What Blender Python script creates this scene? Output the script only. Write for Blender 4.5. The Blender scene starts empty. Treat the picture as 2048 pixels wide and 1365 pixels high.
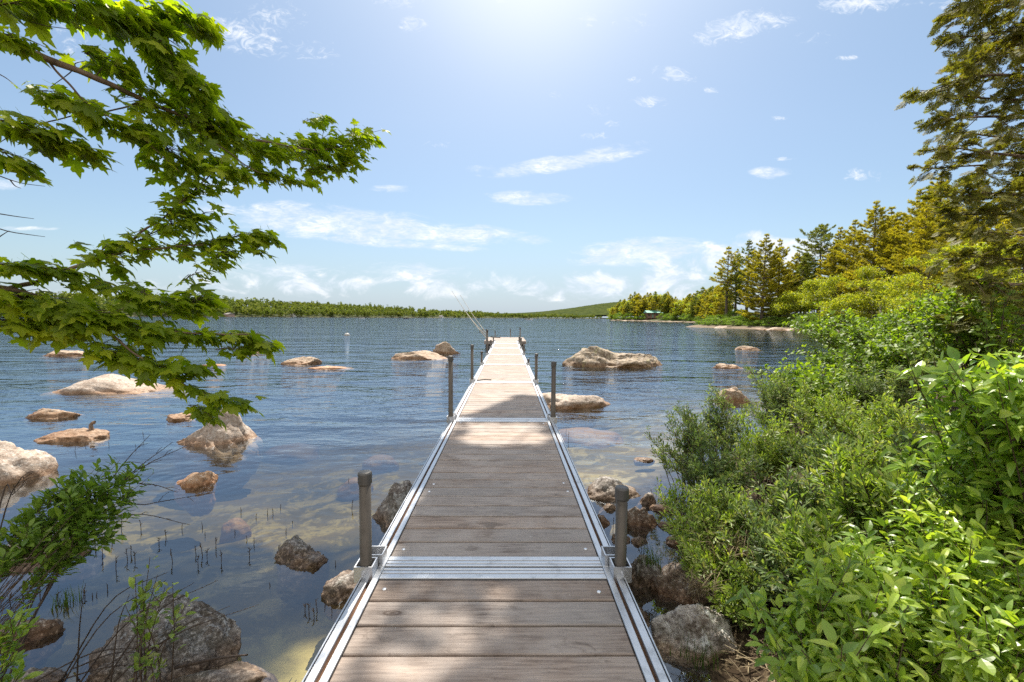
import bpy, math, random
import numpy as np
from mathutils import Matrix, Vector, noise as mnoise

R = random.Random(7)
NR = np.random.default_rng(7)
sc = bpy.context.scene
COL = sc.collection
rad = math.radians

# ------------------------------------------------------------------ camera
F = 860.0
CAM = Vector((0.06, 0.0, 1.62))
camd = bpy.data.cameras.new('camera')
camd.sensor_width = 36.0
camd.lens = 36.0 * F / 2048.0
camd.clip_start = 0.05
camd.clip_end = 30000
cam = bpy.data.objects.new('camera', camd)
COL.objects.link(cam)
ROT = (Matrix.Rotation(rad(-0.6), 3, 'Z') @ Matrix.Rotation(rad(90 - 3.09), 3, 'X') @ Matrix.Rotation(rad(0.38), 3, 'Z'))
cam.matrix_world = Matrix.Translation(CAM) @ ROT.to_4x4()
sc.camera = cam

def ray(px, py):
    return ROT @ Vector(((px - 1024) / F, (682.5 - py) / F, -1.0))

def at(px, py, Y):                      # point at forward distance Y
    d = ray(px, py)
    return CAM + d * (Y / d.y)

def onz(px, py, z=0.0):
    d = ray(px, py)
    return CAM + d * ((z - CAM.z) / d.z)

# ------------------------------------------------------------------ objects
def tag(o, label=None, cat=None, group=None, kind=None):
    if label: o['label'] = label
    if cat: o['category'] = cat
    if group: o['group'] = group
    if kind: o['kind'] = kind
    return o

def empty(name, loc, label, cat, group=None, rz=0.0):
    o = bpy.data.objects.new(name, None)
    o.empty_display_size = 0.1
    COL.objects.link(o)
    o.location = loc
    o.rotation_euler = (0, 0, rz)
    return tag(o, label, cat, group)

class MB:
    """collects vertices and polygons, links ONE mesh object"""
    def __init__(s):
        s.v = []; s.n = 0; s.f = {}     # face size -> list of (array, matindex)
    def add(s, V, Fs, mi=0):
        V = np.asarray(V, dtype=np.float32).reshape(-1, 3)
        if not isinstance(Fs, (list, tuple)) or (len(Fs) and not isinstance(Fs[0], np.ndarray)):
            d = {}
            for f in Fs: d.setdefault(len(f), []).append(f)
            Fs = [np.array(x, dtype=np.int64) for x in d.values()]
        for a in Fs:
            s.f.setdefault(a.shape[1], []).append((a + s.n, mi))
        s.v.append(V); s.n += len(V)
    def build(s, name, mats, parent=None, smooth=False, origin=None):
        me = bpy.data.meshes.new(name)
        V = np.concatenate(s.v) if s.v else np.zeros((0, 3), np.float32)
        if origin is not None:
            V = V - np.array(origin, dtype=np.float32)
        loops = []; starts = []; mis = []; pos = 0
        for k, lst in s.f.items():
            for a, mi in lst:
                loops.append(a.reshape(-1))
                starts.append(pos + np.arange(len(a)) * k)
                mis.append(np.full(len(a), mi))
                pos += a.size
        if loops:
            L = np.concatenate(loops); S = np.concatenate(starts); M = np.concatenate(mis)
            me.vertices.add(len(V)); me.vertices.foreach_set('co', V.reshape(-1).astype(np.float32))
            me.loops.add(len(L)); me.loops.foreach_set('vertex_index', L.astype(np.int32))
            me.polygons.add(len(S)); me.polygons.foreach_set('loop_start', S.astype(np.int32))
            me.polygons.foreach_set('material_index', M.astype(np.int32))
            me.polygons.foreach_set('use_smooth', np.full(len(S), smooth))
            me.update(calc_edges=True)
        if not isinstance(mats, (list, tuple)): mats = [mats]
        for m in mats: me.materials.append(m)
        o = bpy.data.objects.new(name, me)
        COL.objects.link(o)
        if parent is not None: o.parent = parent
        if origin is not None and parent is None: o.location = origin
        return o
    def box(s, x0, x1, y0, y1, z0, z1, mi=0):
        V = [(x, y, z) for z in (z0, z1) for y in (y0, y1) for x in (x0, x1)]
        s.add(V, [(0, 2, 3, 1), (4, 5, 7, 6), (0, 1, 5, 4), (2, 6, 7, 3), (0, 4, 6, 2), (1, 3, 7, 5)], mi)
    def bevbox(s, x0, x1, y0, y1, z0, z1, b=0.003, mi=0):
        """box whose four top edges are chamfered"""
        V = []
        for (z, i) in ((z0, 0), (z1 - b, 0), (z1, b)):
            V += [(x0 + i, y0 + i, z), (x1 - i, y0 + i, z), (x1 - i, y1 - i, z), (x0 + i, y1 - i, z)]
        f = [(3, 2, 1, 0), (8, 9, 10, 11)]
        for k in (0, 4):
            for j in range(4):
                f.append((k + j, k + (j + 1) % 4, k + 4 + (j + 1) % 4, k + 4 + j))
        s.add(V, f, mi)
    def lathe(s, prof, c=(0, 0, 0), n=20, mi=0):
        V = []; f = []
        for (r, z) in prof:
            for i in range(n):
                a = 2 * math.pi * i / n
                V.append((c[0] + r * math.cos(a), c[1] + r * math.sin(a), c[2] + z))
        for k in range(len(prof) - 1):
            for i in range(n):
                j = (i + 1) % n
                f.append((k * n + i, k * n + j, (k + 1) * n + j, (k + 1) * n + i))
        f.append(tuple(range(n - 1, -1, -1)))
        f.append(tuple((len(prof) - 1) * n + i for i in range(n)))
        s.add(V, f, mi)
    def tube(s, pts, radii, n=6, mi=0):
        P = np.array([tuple(p) for p in pts], dtype=float)
        m = len(P)
        if m < 2: return
        if np.isscalar(radii): radii = [radii] * m
        T = np.gradient(P, axis=0)
        T /= (np.linalg.norm(T, axis=1, keepdims=True) + 1e-9)
        ref = np.array([0.0, 0.0, 1.0]) if abs(T[0][2]) < 0.9 else np.array([1.0, 0, 0])
        A = np.cross(T, ref); A /= (np.linalg.norm(A, axis=1, keepdims=True) + 1e-9)
        B = np.cross(T, A)
        ang = np.arange(n) * 2 * math.pi / n
        rr = np.array(radii)[:, None, None]
        V = P[:, None, :] + rr * (np.cos(ang)[None, :, None] * A[:, None, :] + np.sin(ang)[None, :, None] * B[:, None, :])
        V = V.reshape(-1, 3)
        k = np.arange(m - 1)[:, None] * n; i = np.arange(n)[None, :]; j = (i + 1) % n
        q = np.stack([k + i, k + j, k + n + j, k + n + i], axis=-1).reshape(-1, 4)
        s.add(V, [q], mi)
    def scatter(s, tmpl, P, X, Y, Z, S, mi=0):
        """copies of template (V,F) with local axes X,Y,Z (N,3) at P, scale S"""
        TV, TF = tmpl
        N = len(P)
        if N == 0: return
        S = np.asarray(S, dtype=float).reshape(-1, 1, 1) * np.ones((N, 1, 1))
        V = P[:, None, :] + S * (TV[None, :, 0:1] * X[:, None, :] + TV[None, :, 1:2] * Y[:, None, :] + TV[None, :, 2:3] * Z[:, None, :])
        Fs = []
        for a in TF:
            off = (np.arange(N) * len(TV))[:, None, None]
            Fs.append((a[None, :, :] + off).reshape(-1, a.shape[1]))
        s.add(V.reshape(-1, 3), Fs, mi)

def norm(a):
    return a / (np.linalg.norm(a, axis=-1, keepdims=True) + 1e-9)

def frames(tip, up):
    """Y along tip, Z close to up"""
    Y = norm(tip); X = norm(np.cross(Y, up)); Z = np.cross(X, Y)
    return X, Y, Z

def rnd(n, s=1.0):
    return NR.normal(0, s, (n, 3))

def curve(pts, n):
    """smooth resample of a polyline (Catmull-Rom)"""
    P = [Vector(p) for p in pts]
    if len(P) == 2:
        return [P[0].lerp(P[1], t / (n - 1)) for t in range(n)]
    P = [P[0] * 2 - P[1]] + P + [P[-1] * 2 - P[-2]]
    out = []
    segs = len(P) - 3
    for k in range(n):
        t = k / (n - 1) * segs
        i = min(int(t), segs - 1); t -= i
        a, b, c, d = P[i:i + 4]
        out.append(0.5 * ((2 * b) + (c - a) * t + (2 * a - 5 * b + 4 * c - d) * t * t + (3 * b - a - 3 * c + d) * t ** 3))
    return out

# ------------------------------------------------------------------ materials
class NT:
    def __init__(s, tree): s.t = tree; s.N = tree.nodes; s.L = tree.links
    def node(s, typ, **kw):
        n = s.N.new(typ)
        for k, v in kw.items(): setattr(n, k, v)
        return n
    def put(s, sock, v):
        if hasattr(v, 'is_linked') or isinstance(v, bpy.types.NodeSocket): s.L.new(v, sock)
        else:
            if isinstance(v, (tuple, list)) and len(v) == 3 and sock.type == 'RGBA': v = tuple(v) + (1,)
            sock.default_value = v
    def math(s, op, a, b=None, c=None, clamp=False):
        n = s.node('ShaderNodeMath', operation=op, use_clamp=clamp)
        s.put(n.inputs[0], a)
        if b is not None: s.put(n.inputs[1], b)
        if c is not None: s.put(n.inputs[2], c)
        return n.outputs[0]
    def vmath(s, op, a, b=None):
        n = s.node('ShaderNodeVectorMath', operation=op)
        s.put(n.inputs[0], a)
        if b is not None: s.put(n.inputs[1], b)
        return n.outputs[0]
    def mix(s, f, a, b, mode='MIX'):
        n = s.node('ShaderNodeMix', data_type='RGBA', blend_type=mode)
        s.put(n.inputs[0], f); s.put(n.inputs[6], a); s.put(n.inputs[7], b)
        return n.outputs[2]
    def noise(s, vec, scale, detail=4, rough=0.55, dist=0.0, out=0):
        n = s.node('ShaderNodeTexNoise')
        if vec is not None: s.L.new(vec, n.inputs['Vector'])
        n.inputs['Scale'].default_value = scale; n.inputs['Detail'].default_value = detail
        n.inputs['Roughness'].default_value = rough; n.inputs['Distortion'].default_value = dist
        return n.outputs[out]
    def voro(s, vec, scale, feature='F1', out=0, rand=1.0):
        n = s.node('ShaderNodeTexVoronoi', feature=feature)
        if vec is not None: s.L.new(vec, n.inputs['Vector'])
        n.inputs['Scale'].default_value = scale; n.inputs['Randomness'].default_value = rand
        return n.outputs[out]
    def ramp(s, f, stops, interp='LINEAR'):
        n = s.node('ShaderNodeValToRGB'); n.color_ramp.interpolation = interp
        el = n.color_ramp.elements
        while len(el) < len(stops): el.new(0.5)
        for e, (p, c) in zip(el, stops):
            e.position = p
            e.color = (c, c, c, 1) if not isinstance(c, (tuple, list)) else tuple(c) + (1,)
        s.put(n.inputs[0], f)
        return n.outputs[0]
    def smooth(s, v, a, b, x=0.0, y=1.0):
        n = s.node('ShaderNodeMapRange', interpolation_type='SMOOTHSTEP')
        s.put(n.inputs[0], v); n.inputs[1].default_value = a; n.inputs[2].default_value = b
        n.inputs[3].default_value = x; n.inputs[4].default_value = y
        return n.outputs[0]
    def lin(s, v, a, b, x=0.0, y=1.0):
        n = s.node('ShaderNodeMapRange')
        s.put(n.inputs[0], v); n.inputs[1].default_value = a; n.inputs[2].default_value = b
        n.inputs[3].default_value = x; n.inputs[4].default_value = y
        return n.outputs[0]
    def scale(s, vec, k, loc=(0, 0, 0), rot=(0, 0, 0)):
        n = s.node('ShaderNodeMapping'); s.L.new(vec, n.inputs[0])
        n.inputs['Location'].default_value = loc; n.inputs['Rotation'].default_value = rot; n.inputs['Scale'].default_value = k
        return n.outputs[0]
    def bump(s, h, strength=0.5, dist=0.01, normal=None):
        n = s.node('ShaderNodeBump'); s.L.new(h, n.inputs['Height'])
        n.inputs['Strength'].default_value = strength; n.inputs['Distance'].default_value = dist
        if normal is not None: s.L.new(normal, n.inputs['Normal'])
        return n.outputs[0]
    def xyz(s, v):
        n = s.node('ShaderNodeSeparateXYZ'); s.L.new(v, n.inputs[0]); return n.outputs

def newmat(name):
    m = bpy.data.materials.new(name); m.use_nodes = True
    t = NT(m.node_tree)
    b = m.node_tree.nodes['Principled BSDF']
    o = m.node_tree.nodes['Material Output']
    return m, t, b, o

def foliage(name, cols, trans, tmix=0.45, rough=0.45, spec=0.35, vein=False):
    m, t, b, o = newmat(name)
    g = t.node('ShaderNodeNewGeometry')
    r = g.outputs['Random Per Island']
    k = len(cols) - 1
    c = t.ramp(r, [(i / k, cols[i]) for i in range(k + 1)])
    tc = t.node('ShaderNodeTexCoord').outputs['Object']
    n = t.noise(tc, 1.7, 2, 0.5)
    c = t.mix(t.lin(n, 0.35, 0.65, 0.0, 0.35), c, t.mix(1.0, c, (0.70, 0.92, 0.8), 'MULTIPLY'))
    if vein:
        sp_ = t.noise(tc, 190, 3, 0.6)
        c = t.mix(t.smooth(sp_, 0.64, 0.70, 0, 0.8), c, (0.16, 0.09, 0.03))
        br = t.noise(tc, 38, 2, 0.5)
        c = t.mix(t.smooth(br, 0.66, 0.72, 0, 0.6), c, (0.35, 0.25, 0.07))
    t.put(b.inputs['Base Color'], c)
    b.inputs['Roughness'].default_value = rough
    b.inputs['Specular IOR Level'].default_value = spec
    tr = t.node('ShaderNodeBsdfTranslucent')
    t.put(tr.inputs[0], t.mix(1.0, c, trans, 'MULTIPLY'))
    mx = t.node('ShaderNodeMixShader'); mx.inputs[0].default_value = tmix
    t.L.new(b.outputs[0], mx.inputs[1]); t.L.new(tr.outputs[0], mx.inputs[2])
    t.L.new(mx.outputs[0], o.inputs['Surface'])
    return m

def simple(name, col, rough=0.6, metal=0.0, spec=0.5):
    m, t, b, o = newmat(name)
    g = t.node('ShaderNodeTexCoord').outputs['Object']
    n = t.noise(g, 6, 4, 0.6)
    c = t.mix(t.lin(n, 0.3, 0.7, 0, 1), tuple(x * 0.82 for x in col), tuple(min(1, x * 1.12) for x in col))
    t.put(b.inputs['Base Color'], c)
    b.inputs['Roughness'].default_value = rough; b.inputs['Metallic'].default_value = metal
    b.inputs['Specular IOR Level'].default_value = spec
    return m

def bark(name, a, bcol, scale=30):
    m, t, b, o = newmat(name)
    g = t.node('ShaderNodeTexCoord').outputs['Object']
    n = t.noise(t.scale(g, (1, 1, 0.35)), scale, 6, 0.65)
    t.put(b.inputs['Base Color'], t.mix(t.lin(n, 0.35, 0.65), a, bcol))
    b.inputs['Roughness'].default_value = 0.9
    t.L.new(t.bump(n, 0.6, 0.01), b.inputs['Normal'])
    return m

def mat_wood():
    m, t, b, o = newmat('weathered_planks')
    g = t.node('ShaderNodeNewGeometry')
    r = g.outputs['Random Per Island']
    tc = t.node('ShaderNodeTexCoord').outputs['Object']
    off = t.node('ShaderNodeCombineXYZ')
    t.put(off.inputs[0], t.math('MULTIPLY', r, 37.0)); t.put(off.inputs[1], t.math('MULTIPLY', r, 13.0)); t.put(off.inputs[2], r)
    v = t.vmath('ADD', tc, off.outputs[0])
    grain = t.noise(t.scale(v, (1.6, 26, 26)), 3.0, 7, 0.62, 0.6)
    fine = t.noise(t.scale(v, (6, 120, 120)), 2.0, 3, 0.6)
    blot = t.noise(v, 3.2, 5, 0.6, 0.4)
    base = t.ramp(r, [(0, (0.31, 0.235, 0.185)), (0.3, (0.42, 0.345, 0.29)), (0.6, (0.35, 0.30, 0.265)), (0.8, (0.45, 0.35, 0.28)), (1, (0.38, 0.28, 0.215))])
    c = t.mix(t.lin(grain, 0.40, 0.62, 0, 0.95), base, t.mix(1.0, base, (0.50, 0.47, 0.46), 'MULTIPLY'))
    c = t.mix(t.lin(blot, 0.40, 0.66, 0, 0.65), c, (0.44, 0.38, 0.335))
    stain = t.noise(t.scale(v, (1.0, 2.6, 1)), 5.0, 5, 0.7, 1.0)
    c = t.mix(t.smooth(stain, 0.56, 0.70, 0, 0.6), c, (0.12, 0.09, 0.07))
    scr = t.noise(t.scale(v, (3.0, 40, 1)), 4.0, 5, 0.75, 2.0)
    c = t.mix(t.smooth(scr, 0.60, 0.68, 0, 0.5), c, (0.13, 0.095, 0.07))
    dirt = t.noise(v, 1.1, 4, 0.6, 0.3)
    c = t.mix(t.smooth(dirt, 0.48, 0.62, 0, 0.45), c, (0.27, 0.25, 0.235))
    dr = t.noise(v, 55, 2, 0.5)
    c = t.mix(t.smooth(dr, 0.765, 0.79, 0, 0.8), c, (0.62, 0.60, 0.56))
    # knots
    vk = t.scale(v, (2.1, 5.4, 1))
    kd = t.voro(vk, 1.0)
    kn = t.smooth(kd, 0.06, 0.15, 1, 0)
    ring = t.math('SINE', t.math('MULTIPLY', kd, 110.0))
    c = t.mix(t.math('MULTIPLY', kn, t.lin(ring, -1, 1, 0.45, 0.85)), c, (0.075, 0.045, 0.03))
    t.put(b.inputs['Base Color'], c)
    b.inputs['Roughness'].default_value = 0.72
    b.inputs['Specular IOR Level'].default_value = 0.3
    h = t.math('ADD', t.math('MULTIPLY', grain, 1.0), t.math('MULTIPLY', fine, 0.5))
    t.L.new(t.bump(h, 0.55, 0.004), b.inputs['Normal'])
    return m

def mat_alu(name='brushed_aluminium', col=(0.62, 0.63, 0.65), rough=0.36, metal=0.85, grime=0.5):
    m, t, b, o = newmat(name)
    tc = t.node('ShaderNodeTexCoord').outputs['Object']
    n = t.noise(tc, 14, 5, 0.65, 0.4)
    f = t.noise(t.scale(tc, (1, 0.15, 1)), 160, 3, 0.6)
    c = t.mix(t.smooth(n, 0.52, 0.75, 0, grime), col, tuple(x * 0.55 for x in col))
    t.put(b.inputs['Base Color'], c)
    b.inputs['Metallic'].default_value = metal
    t.put(b.inputs['Roughness'], t.lin(n, 0.3, 0.7, rough - 0.06, rough + 0.16))
    t.L.new(t.bump(f, 0.12, 0.001), b.inputs['Normal'])
    return m

def mat_rock(name, pale, mid, dark, lichen=0.35, lcol=(0.62, 0.62, 0.55), wet=0.05, moss=0.0, scale=1.0):
    """granite: speckle, weathering, lichen patches; brown algae band at the waterline (a stain)"""
    m, t, b, o = newmat(name)
    tc = t.node('ShaderNodeTexCoord').outputs['Object']
    g = t.node('ShaderNodeNewGeometry')
    oi = t.node('ShaderNodeObjectInfo').outputs['Random']
    cmb = t.node('ShaderNodeCombineXYZ'); t.put(cmb.inputs[0], t.math('MULTIPLY', oi, 50.0))
    v = t.vmath('ADD', tc, cmb.outputs[0])
    big = t.noise(v, 2.2 * scale, 6, 0.62, 0.5)
    med = t.noise(v, 11 * scale, 6, 0.7, 0.3)
    sp = t.noise(v, 60 * scale, 3, 0.7)
    c = t.mix(t.lin(big, 0.36, 0.62), mid, pale)
    c = t.mix(t.smooth(med, 0.50, 0.64, 0, 0.75), c, dark)
    c = t.mix(t.smooth(sp, 0.56, 0.66, 0, 0.5), c, (0.07, 0.06, 0.055))
    c = t.mix(t.smooth(sp, 0.44, 0.34, 0, 0.45), c, pale)
    li = t.noise(v, 5.5 * scale, 6, 0.75, 0.8)
    c = t.mix(t.smooth(li, 0.55, 0.63, 0, lichen), c, lcol)
    if moss:
        mo = t.noise(v, 3.4 * scale, 5, 0.7)
        c = t.mix(t.smooth(mo, 0.46, 0.6, 0, moss), c, (0.05, 0.045, 0.02))
    z = t.xyz(g.outputs['Position'])[2]
    edge = t.math('ADD', z, t.math('MULTIPLY', t.math('SUBTRACT', big, 0.5), 0.10))
    band = t.smooth(edge, wet * 0.4, wet * 1.5, 1, 0)
    sp2 = t.noise(v, 27 * scale, 4, 0.75)
    c = t.mix(t.smooth(sp2, 0.53, 0.60, 0, 0.55), c, dark)
    c = t.mix(t.smooth(sp2, 0.46, 0.40, 0, 0.45), c, (0.66, 0.62, 0.57))
    c = t.mix(t.math('MULTIPLY', band, 0.72), c, t.mix(1.0, c, (0.62, 0.40, 0.22), 'MULTIPLY'))
    t.put(b.inputs['Base Color'], c)
    t.put(b.inputs['Roughness'], t.lin(band, 0, 1, 0.85, 0.5))
    b.inputs['Specular IOR Level'].default_value = 0.3
    h = t.math('ADD', t.math('MULTIPLY', med, 1.0), t.math('MULTIPLY', sp, 0.35))
    t.L.new(t.bump(h, 0.8, 0.02 / scale), b.inputs['Normal'])
    return m

def mat_ground():
    m, t, b, o = newmat('lake_bed_and_soil')
    g = t.node('ShaderNodeNewGeometry')
    pos = g.outputs['Position']
    x, y, z = t.xyz(pos)
    n1 = t.noise(pos, 0.55, 6, 0.6, 0.6)
    n2 = t.noise(pos, 3.2, 7, 0.68, 0.5)
    n3 = t.noise(pos, 28, 4, 0.7)
    v = t.voro(t.scale(pos, (1, 1, 1)), 2.6)
    bed = t.mix(t.lin(n1, 0.35, 0.65), (0.13, 0.105, 0.045), (0.30, 0.215, 0.10))
    bed = t.mix(t.smooth(n2, 0.48, 0.60, 0, 0.8), bed, (0.52, 0.42, 0.22))
    bed = t.mix(t.smooth(n3, 0.52, 0.66, 0, 0.55), bed, (0.06, 0.05, 0.03))
    bed = t.mix(t.smooth(v, 0.16, 0.30, 0.55, 0), bed, (0.42, 0.33, 0.17))
    pd = t.math('SQRT', t.math('ADD', t.math('POWER', t.math('MULTIPLY', t.math('ADD', x, 0.95), 1.5), 2.0), t.math('POWER', t.math('SUBTRACT', y, 1.95), 2.0)))
    pd = t.math('ADD', pd, t.math('MULTIPLY', t.math('SUBTRACT', n2, 0.5), 2.2))
    bed = t.mix(t.smooth(pd, 0.35, 0.95, 0.85, 0), bed, (0.66, 0.56, 0.27))
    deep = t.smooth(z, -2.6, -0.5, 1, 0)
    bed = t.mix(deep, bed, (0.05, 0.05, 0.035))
    soil = t.mix(t.lin(n2, 0.35, 0.65), (0.022, 0.014, 0.009), (0.055, 0.038, 0.022))
    soil = t.mix(t.smooth(n3, 0.5, 0.62, 0, 0.6), soil, (0.16, 0.12, 0.07))
    far = t.smooth(y, 12, 40)
    soil = t.mix(far, soil, t.mix(t.lin(n2, 0.4, 0.6), (0.035, 0.045, 0.015), (0.06, 0.07, 0.02)))
    rocky = t.mix(t.lin(n2, 0.35, 0.65), (0.12, 0.09, 0.06), (0.27, 0.21, 0.155))
    soil = t.mix(t.math('MULTIPLY', far, t.smooth(t.math('ADD', z, t.math('MULTIPLY', t.math('SUBTRACT', n1, 0.5), 0.7)), 0.55, 0.30)), soil, rocky)
    c = t.mix(t.smooth(t.math('ADD', z, t.math('MULTIPLY', t.smooth(x, 0.4, 1.0), 0.10)), -0.02, 0.05), bed, soil)
    t.put(b.inputs['Base Color'], c)
    b.inputs['Roughness'].default_value = 0.92
    b.inputs['Specular IOR Level'].default_value = 0.15
    t.L.new(t.bump(n3, 0.5, 0.03), b.inputs['Normal'])
    return m

def mat_water():
    m, t, b, o = newmat('lake_water')
    m.node_tree.nodes.remove(b)
    g = t.node('ShaderNodeNewGeometry')
    pos = g.outputs['Position']
    x, y, z = t.xyz(pos)
    a = t.noise(t.scale(pos, (0.36, 0.9, 1), rot=(0, 0, rad(6))), 0.8, 3, 0.5, 0.35)
    b1 = t.noise(t.scale(pos, (0.62, 1.25, 1), rot=(0, 0, rad(-9))), 2.3, 4, 0.55, 0.5)
    c1 = t.noise(t.scale(pos, (0.6, 1.2, 1), rot=(0, 0, rad(14))), 8.0, 3, 0.5, 0.4)
    calm = t.smooth(y, 2.2, 9.5, 0.08, 1.0)
    fade = t.smooth(y, 12.0, 110.0, 0.85, 0.30)
    calm2 = t.smooth(y, 2.5, 9.0, 0.05, 1.0)
    gust = t.lin(t.noise(t.scale(pos, (0.35, 1.0, 1)), 0.07, 3, 0.6), 0.35, 0.65, 0.55, 1.35)
    calm = t.math('MULTIPLY', calm, gust)
    h = t.math('MULTIPLY', t.math('MULTIPLY', a, 0.20), calm)
    h = t.math('ADD', h, t.math('MULTIPLY', t.math('MULTIPLY', b1, 0.066), t.math('MULTIPLY', calm, fade)))
    h = t.math('ADD', h, t.math('MULTIPLY', t.math('MULTIPLY', c1, 0.011), calm2))
    # small ring ripples round a few stones and a fish rise
    for (px, py, k, amp, fall) in ((520, 1078, 75, 0.0011, 5.5), (385, 960, 55, 0.0012, 3.2), (1225, 985, 60, 0.0010, 3.0), (740, 1000, 55, 0.0009, 3.0)):
        p = onz(px, py)
        dx = t.math('MULTIPLY', t.math('SUBTRACT', x, p.x), 0.8); dy = t.math('SUBTRACT', y, p.y)
        r = t.math('SQRT', t.math('ADD', t.math('MULTIPLY', dx, dx), t.math('MULTIPLY', dy, dy)))
        w = t.math('SINE', t.math('MULTIPLY', r, float(k)))
        e = t.math('EXPONENT', t.math('MULTIPLY', r, -fall))
        h = t.math('ADD', h, t.math('MULTIPLY', t.math('MULTIPLY', w, e), amp))
    nrm = t.bump(h, 1.0, 1.0)
    fr = t.node('ShaderNodeFresnel'); fr.inputs['IOR'].default_value = 1.40
    t.L.new(nrm, fr.inputs['Normal'])
    gl = t.node('ShaderNodeBsdfGlossy'); gl.inputs['Roughness'].default_value = 0.03
    gl.inputs['Color'].default_value = (0.80, 0.90, 1, 1)
    t.L.new(nrm, gl.inputs['Normal'])
    tr = t.node('ShaderNodeBsdfTransparent'); tr.inputs[0].default_value = (0.97, 0.98, 0.98, 1)
    mx = t.node('ShaderNodeMixShader')
    t.L.new(t.math('MINIMUM', t.math('MULTIPLY_ADD', fr.outputs[0], 1.5, 0.06), 0.56), mx.inputs[0]); t.L.new(tr.outputs[0], mx.inputs[1]); t.L.new(gl.outputs[0], mx.inputs[2])
    t.L.new(mx.outputs[0], o.inputs['Surface'])
    va = t.node('ShaderNodeVolumeAbsorption')
    va.inputs['Color'].default_value = (0.56, 0.53, 0.22, 1)
    va.inputs['Density'].default_value = 1.3
    t.L.new(va.outputs[0], o.inputs['Volume'])
    return m

M = {}
M['wood'] = mat_wood()
M['alu'] = mat_alu()
M['post'] = mat_alu('weathered_pipe', (0.105, 0.088, 0.07), 0.45, 0.3, 0.6)
M['cap'] = simple('dark_pipe_cap', (0.10, 0.095, 0.09), 0.5, 0.3)
M['screw'] = simple('screw_head', (0.75, 0.75, 0.76), 0.35, 0.8)
M['channel'] = simple('rusty_channel', (0.16, 0.08, 0.04), 0.9)
M['rock_pale'] = mat_rock('pale_granite', (0.52, 0.43, 0.355), (0.35, 0.275, 0.215), (0.20, 0.145, 0.11), 0.45, (0.34, 0.31, 0.27), wet=0.07)
M['rock_tan'] = mat_rock('tan_granite', (0.47, 0.36, 0.26), (0.33, 0.235, 0.16), (0.20, 0.13, 0.085), 0.3, (0.50, 0.45, 0.36), wet=0.10, scale=0.8)
M['rock_far'] = mat_rock('pale_granite_shore', (0.46, 0.36, 0.27), (0.33, 0.25, 0.18), (0.2, 0.14, 0.10), 0.2, scale=0.4, wet=0.12)
M['rock_big'] = mat_rock('lichened_granite', (0.40, 0.32, 0.23), (0.24, 0.18, 0.125), (0.12, 0.085, 0.055), 0.8, (0.46, 0.44, 0.22), wet=0.14, scale=0.55)
M['rock_dark'] = mat_rock('dark_mossy_granite', (0.30, 0.27, 0.24), (0.15, 0.12, 0.10), (0.06, 0.045, 0.035), 0.6, (0.42, 0.43, 0.42), moss=0.55, wet=0.06, scale=1.6)
M['rock_block'] = mat_rock('grey_lichened_granite', (0.30, 0.28, 0.26), (0.15, 0.12, 0.10), (0.05, 0.035, 0.025), 0.75, (0.55, 0.58, 0.60), moss=0.45, wet=0.07, scale=1.9)
M['rock_white'] = mat_rock('white_lichened_granite', (0.62, 0.58, 0.53), (0.26, 0.21, 0.17), (0.07, 0.045, 0.03), 1.0, (0.80, 0.79, 0.74), moss=0.3, scale=1.8)
M['rock_brown'] = mat_rock('brown_stone', (0.26, 0.19, 0.14), (0.16, 0.11, 0.075), (0.07, 0.045, 0.03), 0.15, moss=0.3, scale=1.5)
M['rock_orange'] = mat_rock('orange_stone', (0.58, 0.40, 0.26), (0.42, 0.26, 0.15), (0.28, 0.16, 0.09), 0.15, scale=1.4)
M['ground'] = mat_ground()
M['water'] = mat_water()
M['maple'] = foliage('maple_leaf', [(0.15, 0.205, 0.014), (0.21, 0.275, 0.018), (0.29, 0.345, 0.022), (0.42, 0.45, 0.03)], (1.75, 1.85, 0.4), 0.58)
M['cedar'] = foliage('cedar_spray', [(0.12, 0.12, 0.025), (0.17, 0.17, 0.03), (0.23, 0.23, 0.04), (0.24, 0.17, 0.045)], (1.7, 1.7, 0.5), 0.35, 0.6)
M['gale'] = foliage('narrow_shrub_leaf', [(0.08, 0.12, 0.05), (0.12, 0.18, 0.06), (0.19, 0.27, 0.075), (0.28, 0.28, 0.13)], (1.6, 1.6, 0.6), 0.42, 0.45, 0.45)
M['gale2'] = foliage('fresh_shrub_leaf', [(0.13, 0.19, 0.04), (0.2, 0.29, 0.045), (0.3, 0.4, 0.06), (0.34, 0.34, 0.14)], (1.5, 1.5, 0.5), 0.45, 0.42, 0.5)
M['bush'] = foliage('broad_shrub_leaf', [(0.15, 0.25, 0.04), (0.25, 0.37, 0.045), (0.36, 0.49, 0.06), (0.5, 0.58, 0.1)], (1.5, 1.5, 0.5), 0.45, 0.34, 0.6, True)
M['sapling'] = foliage('sapling_leaf', [(0.12, 0.2, 0.035), (0.18, 0.28, 0.04), (0.27, 0.36, 0.06)], (1.7, 1.7, 0.6), 0.42, 0.4, 0.4)
M['alder'] = foliage('round_leaf', [(0.1, 0.17, 0.02), (0.17, 0.26, 0.025), (0.28, 0.37, 0.035)], (1.7, 1.7, 0.5), 0.45, 0.45)
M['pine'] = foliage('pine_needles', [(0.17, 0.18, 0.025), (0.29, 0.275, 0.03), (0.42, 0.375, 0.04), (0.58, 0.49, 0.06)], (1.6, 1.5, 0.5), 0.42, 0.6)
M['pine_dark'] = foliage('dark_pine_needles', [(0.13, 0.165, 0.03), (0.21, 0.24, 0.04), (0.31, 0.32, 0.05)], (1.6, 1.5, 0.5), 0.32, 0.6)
M['decid'] = foliage('birch_leaf', [(0.17, 0.22, 0.025), (0.28, 0.32, 0.03), (0.4, 0.42, 0.04), (0.54, 0.5, 0.06)], (1.5, 1.5, 0.5), 0.45, 0.5)
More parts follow.
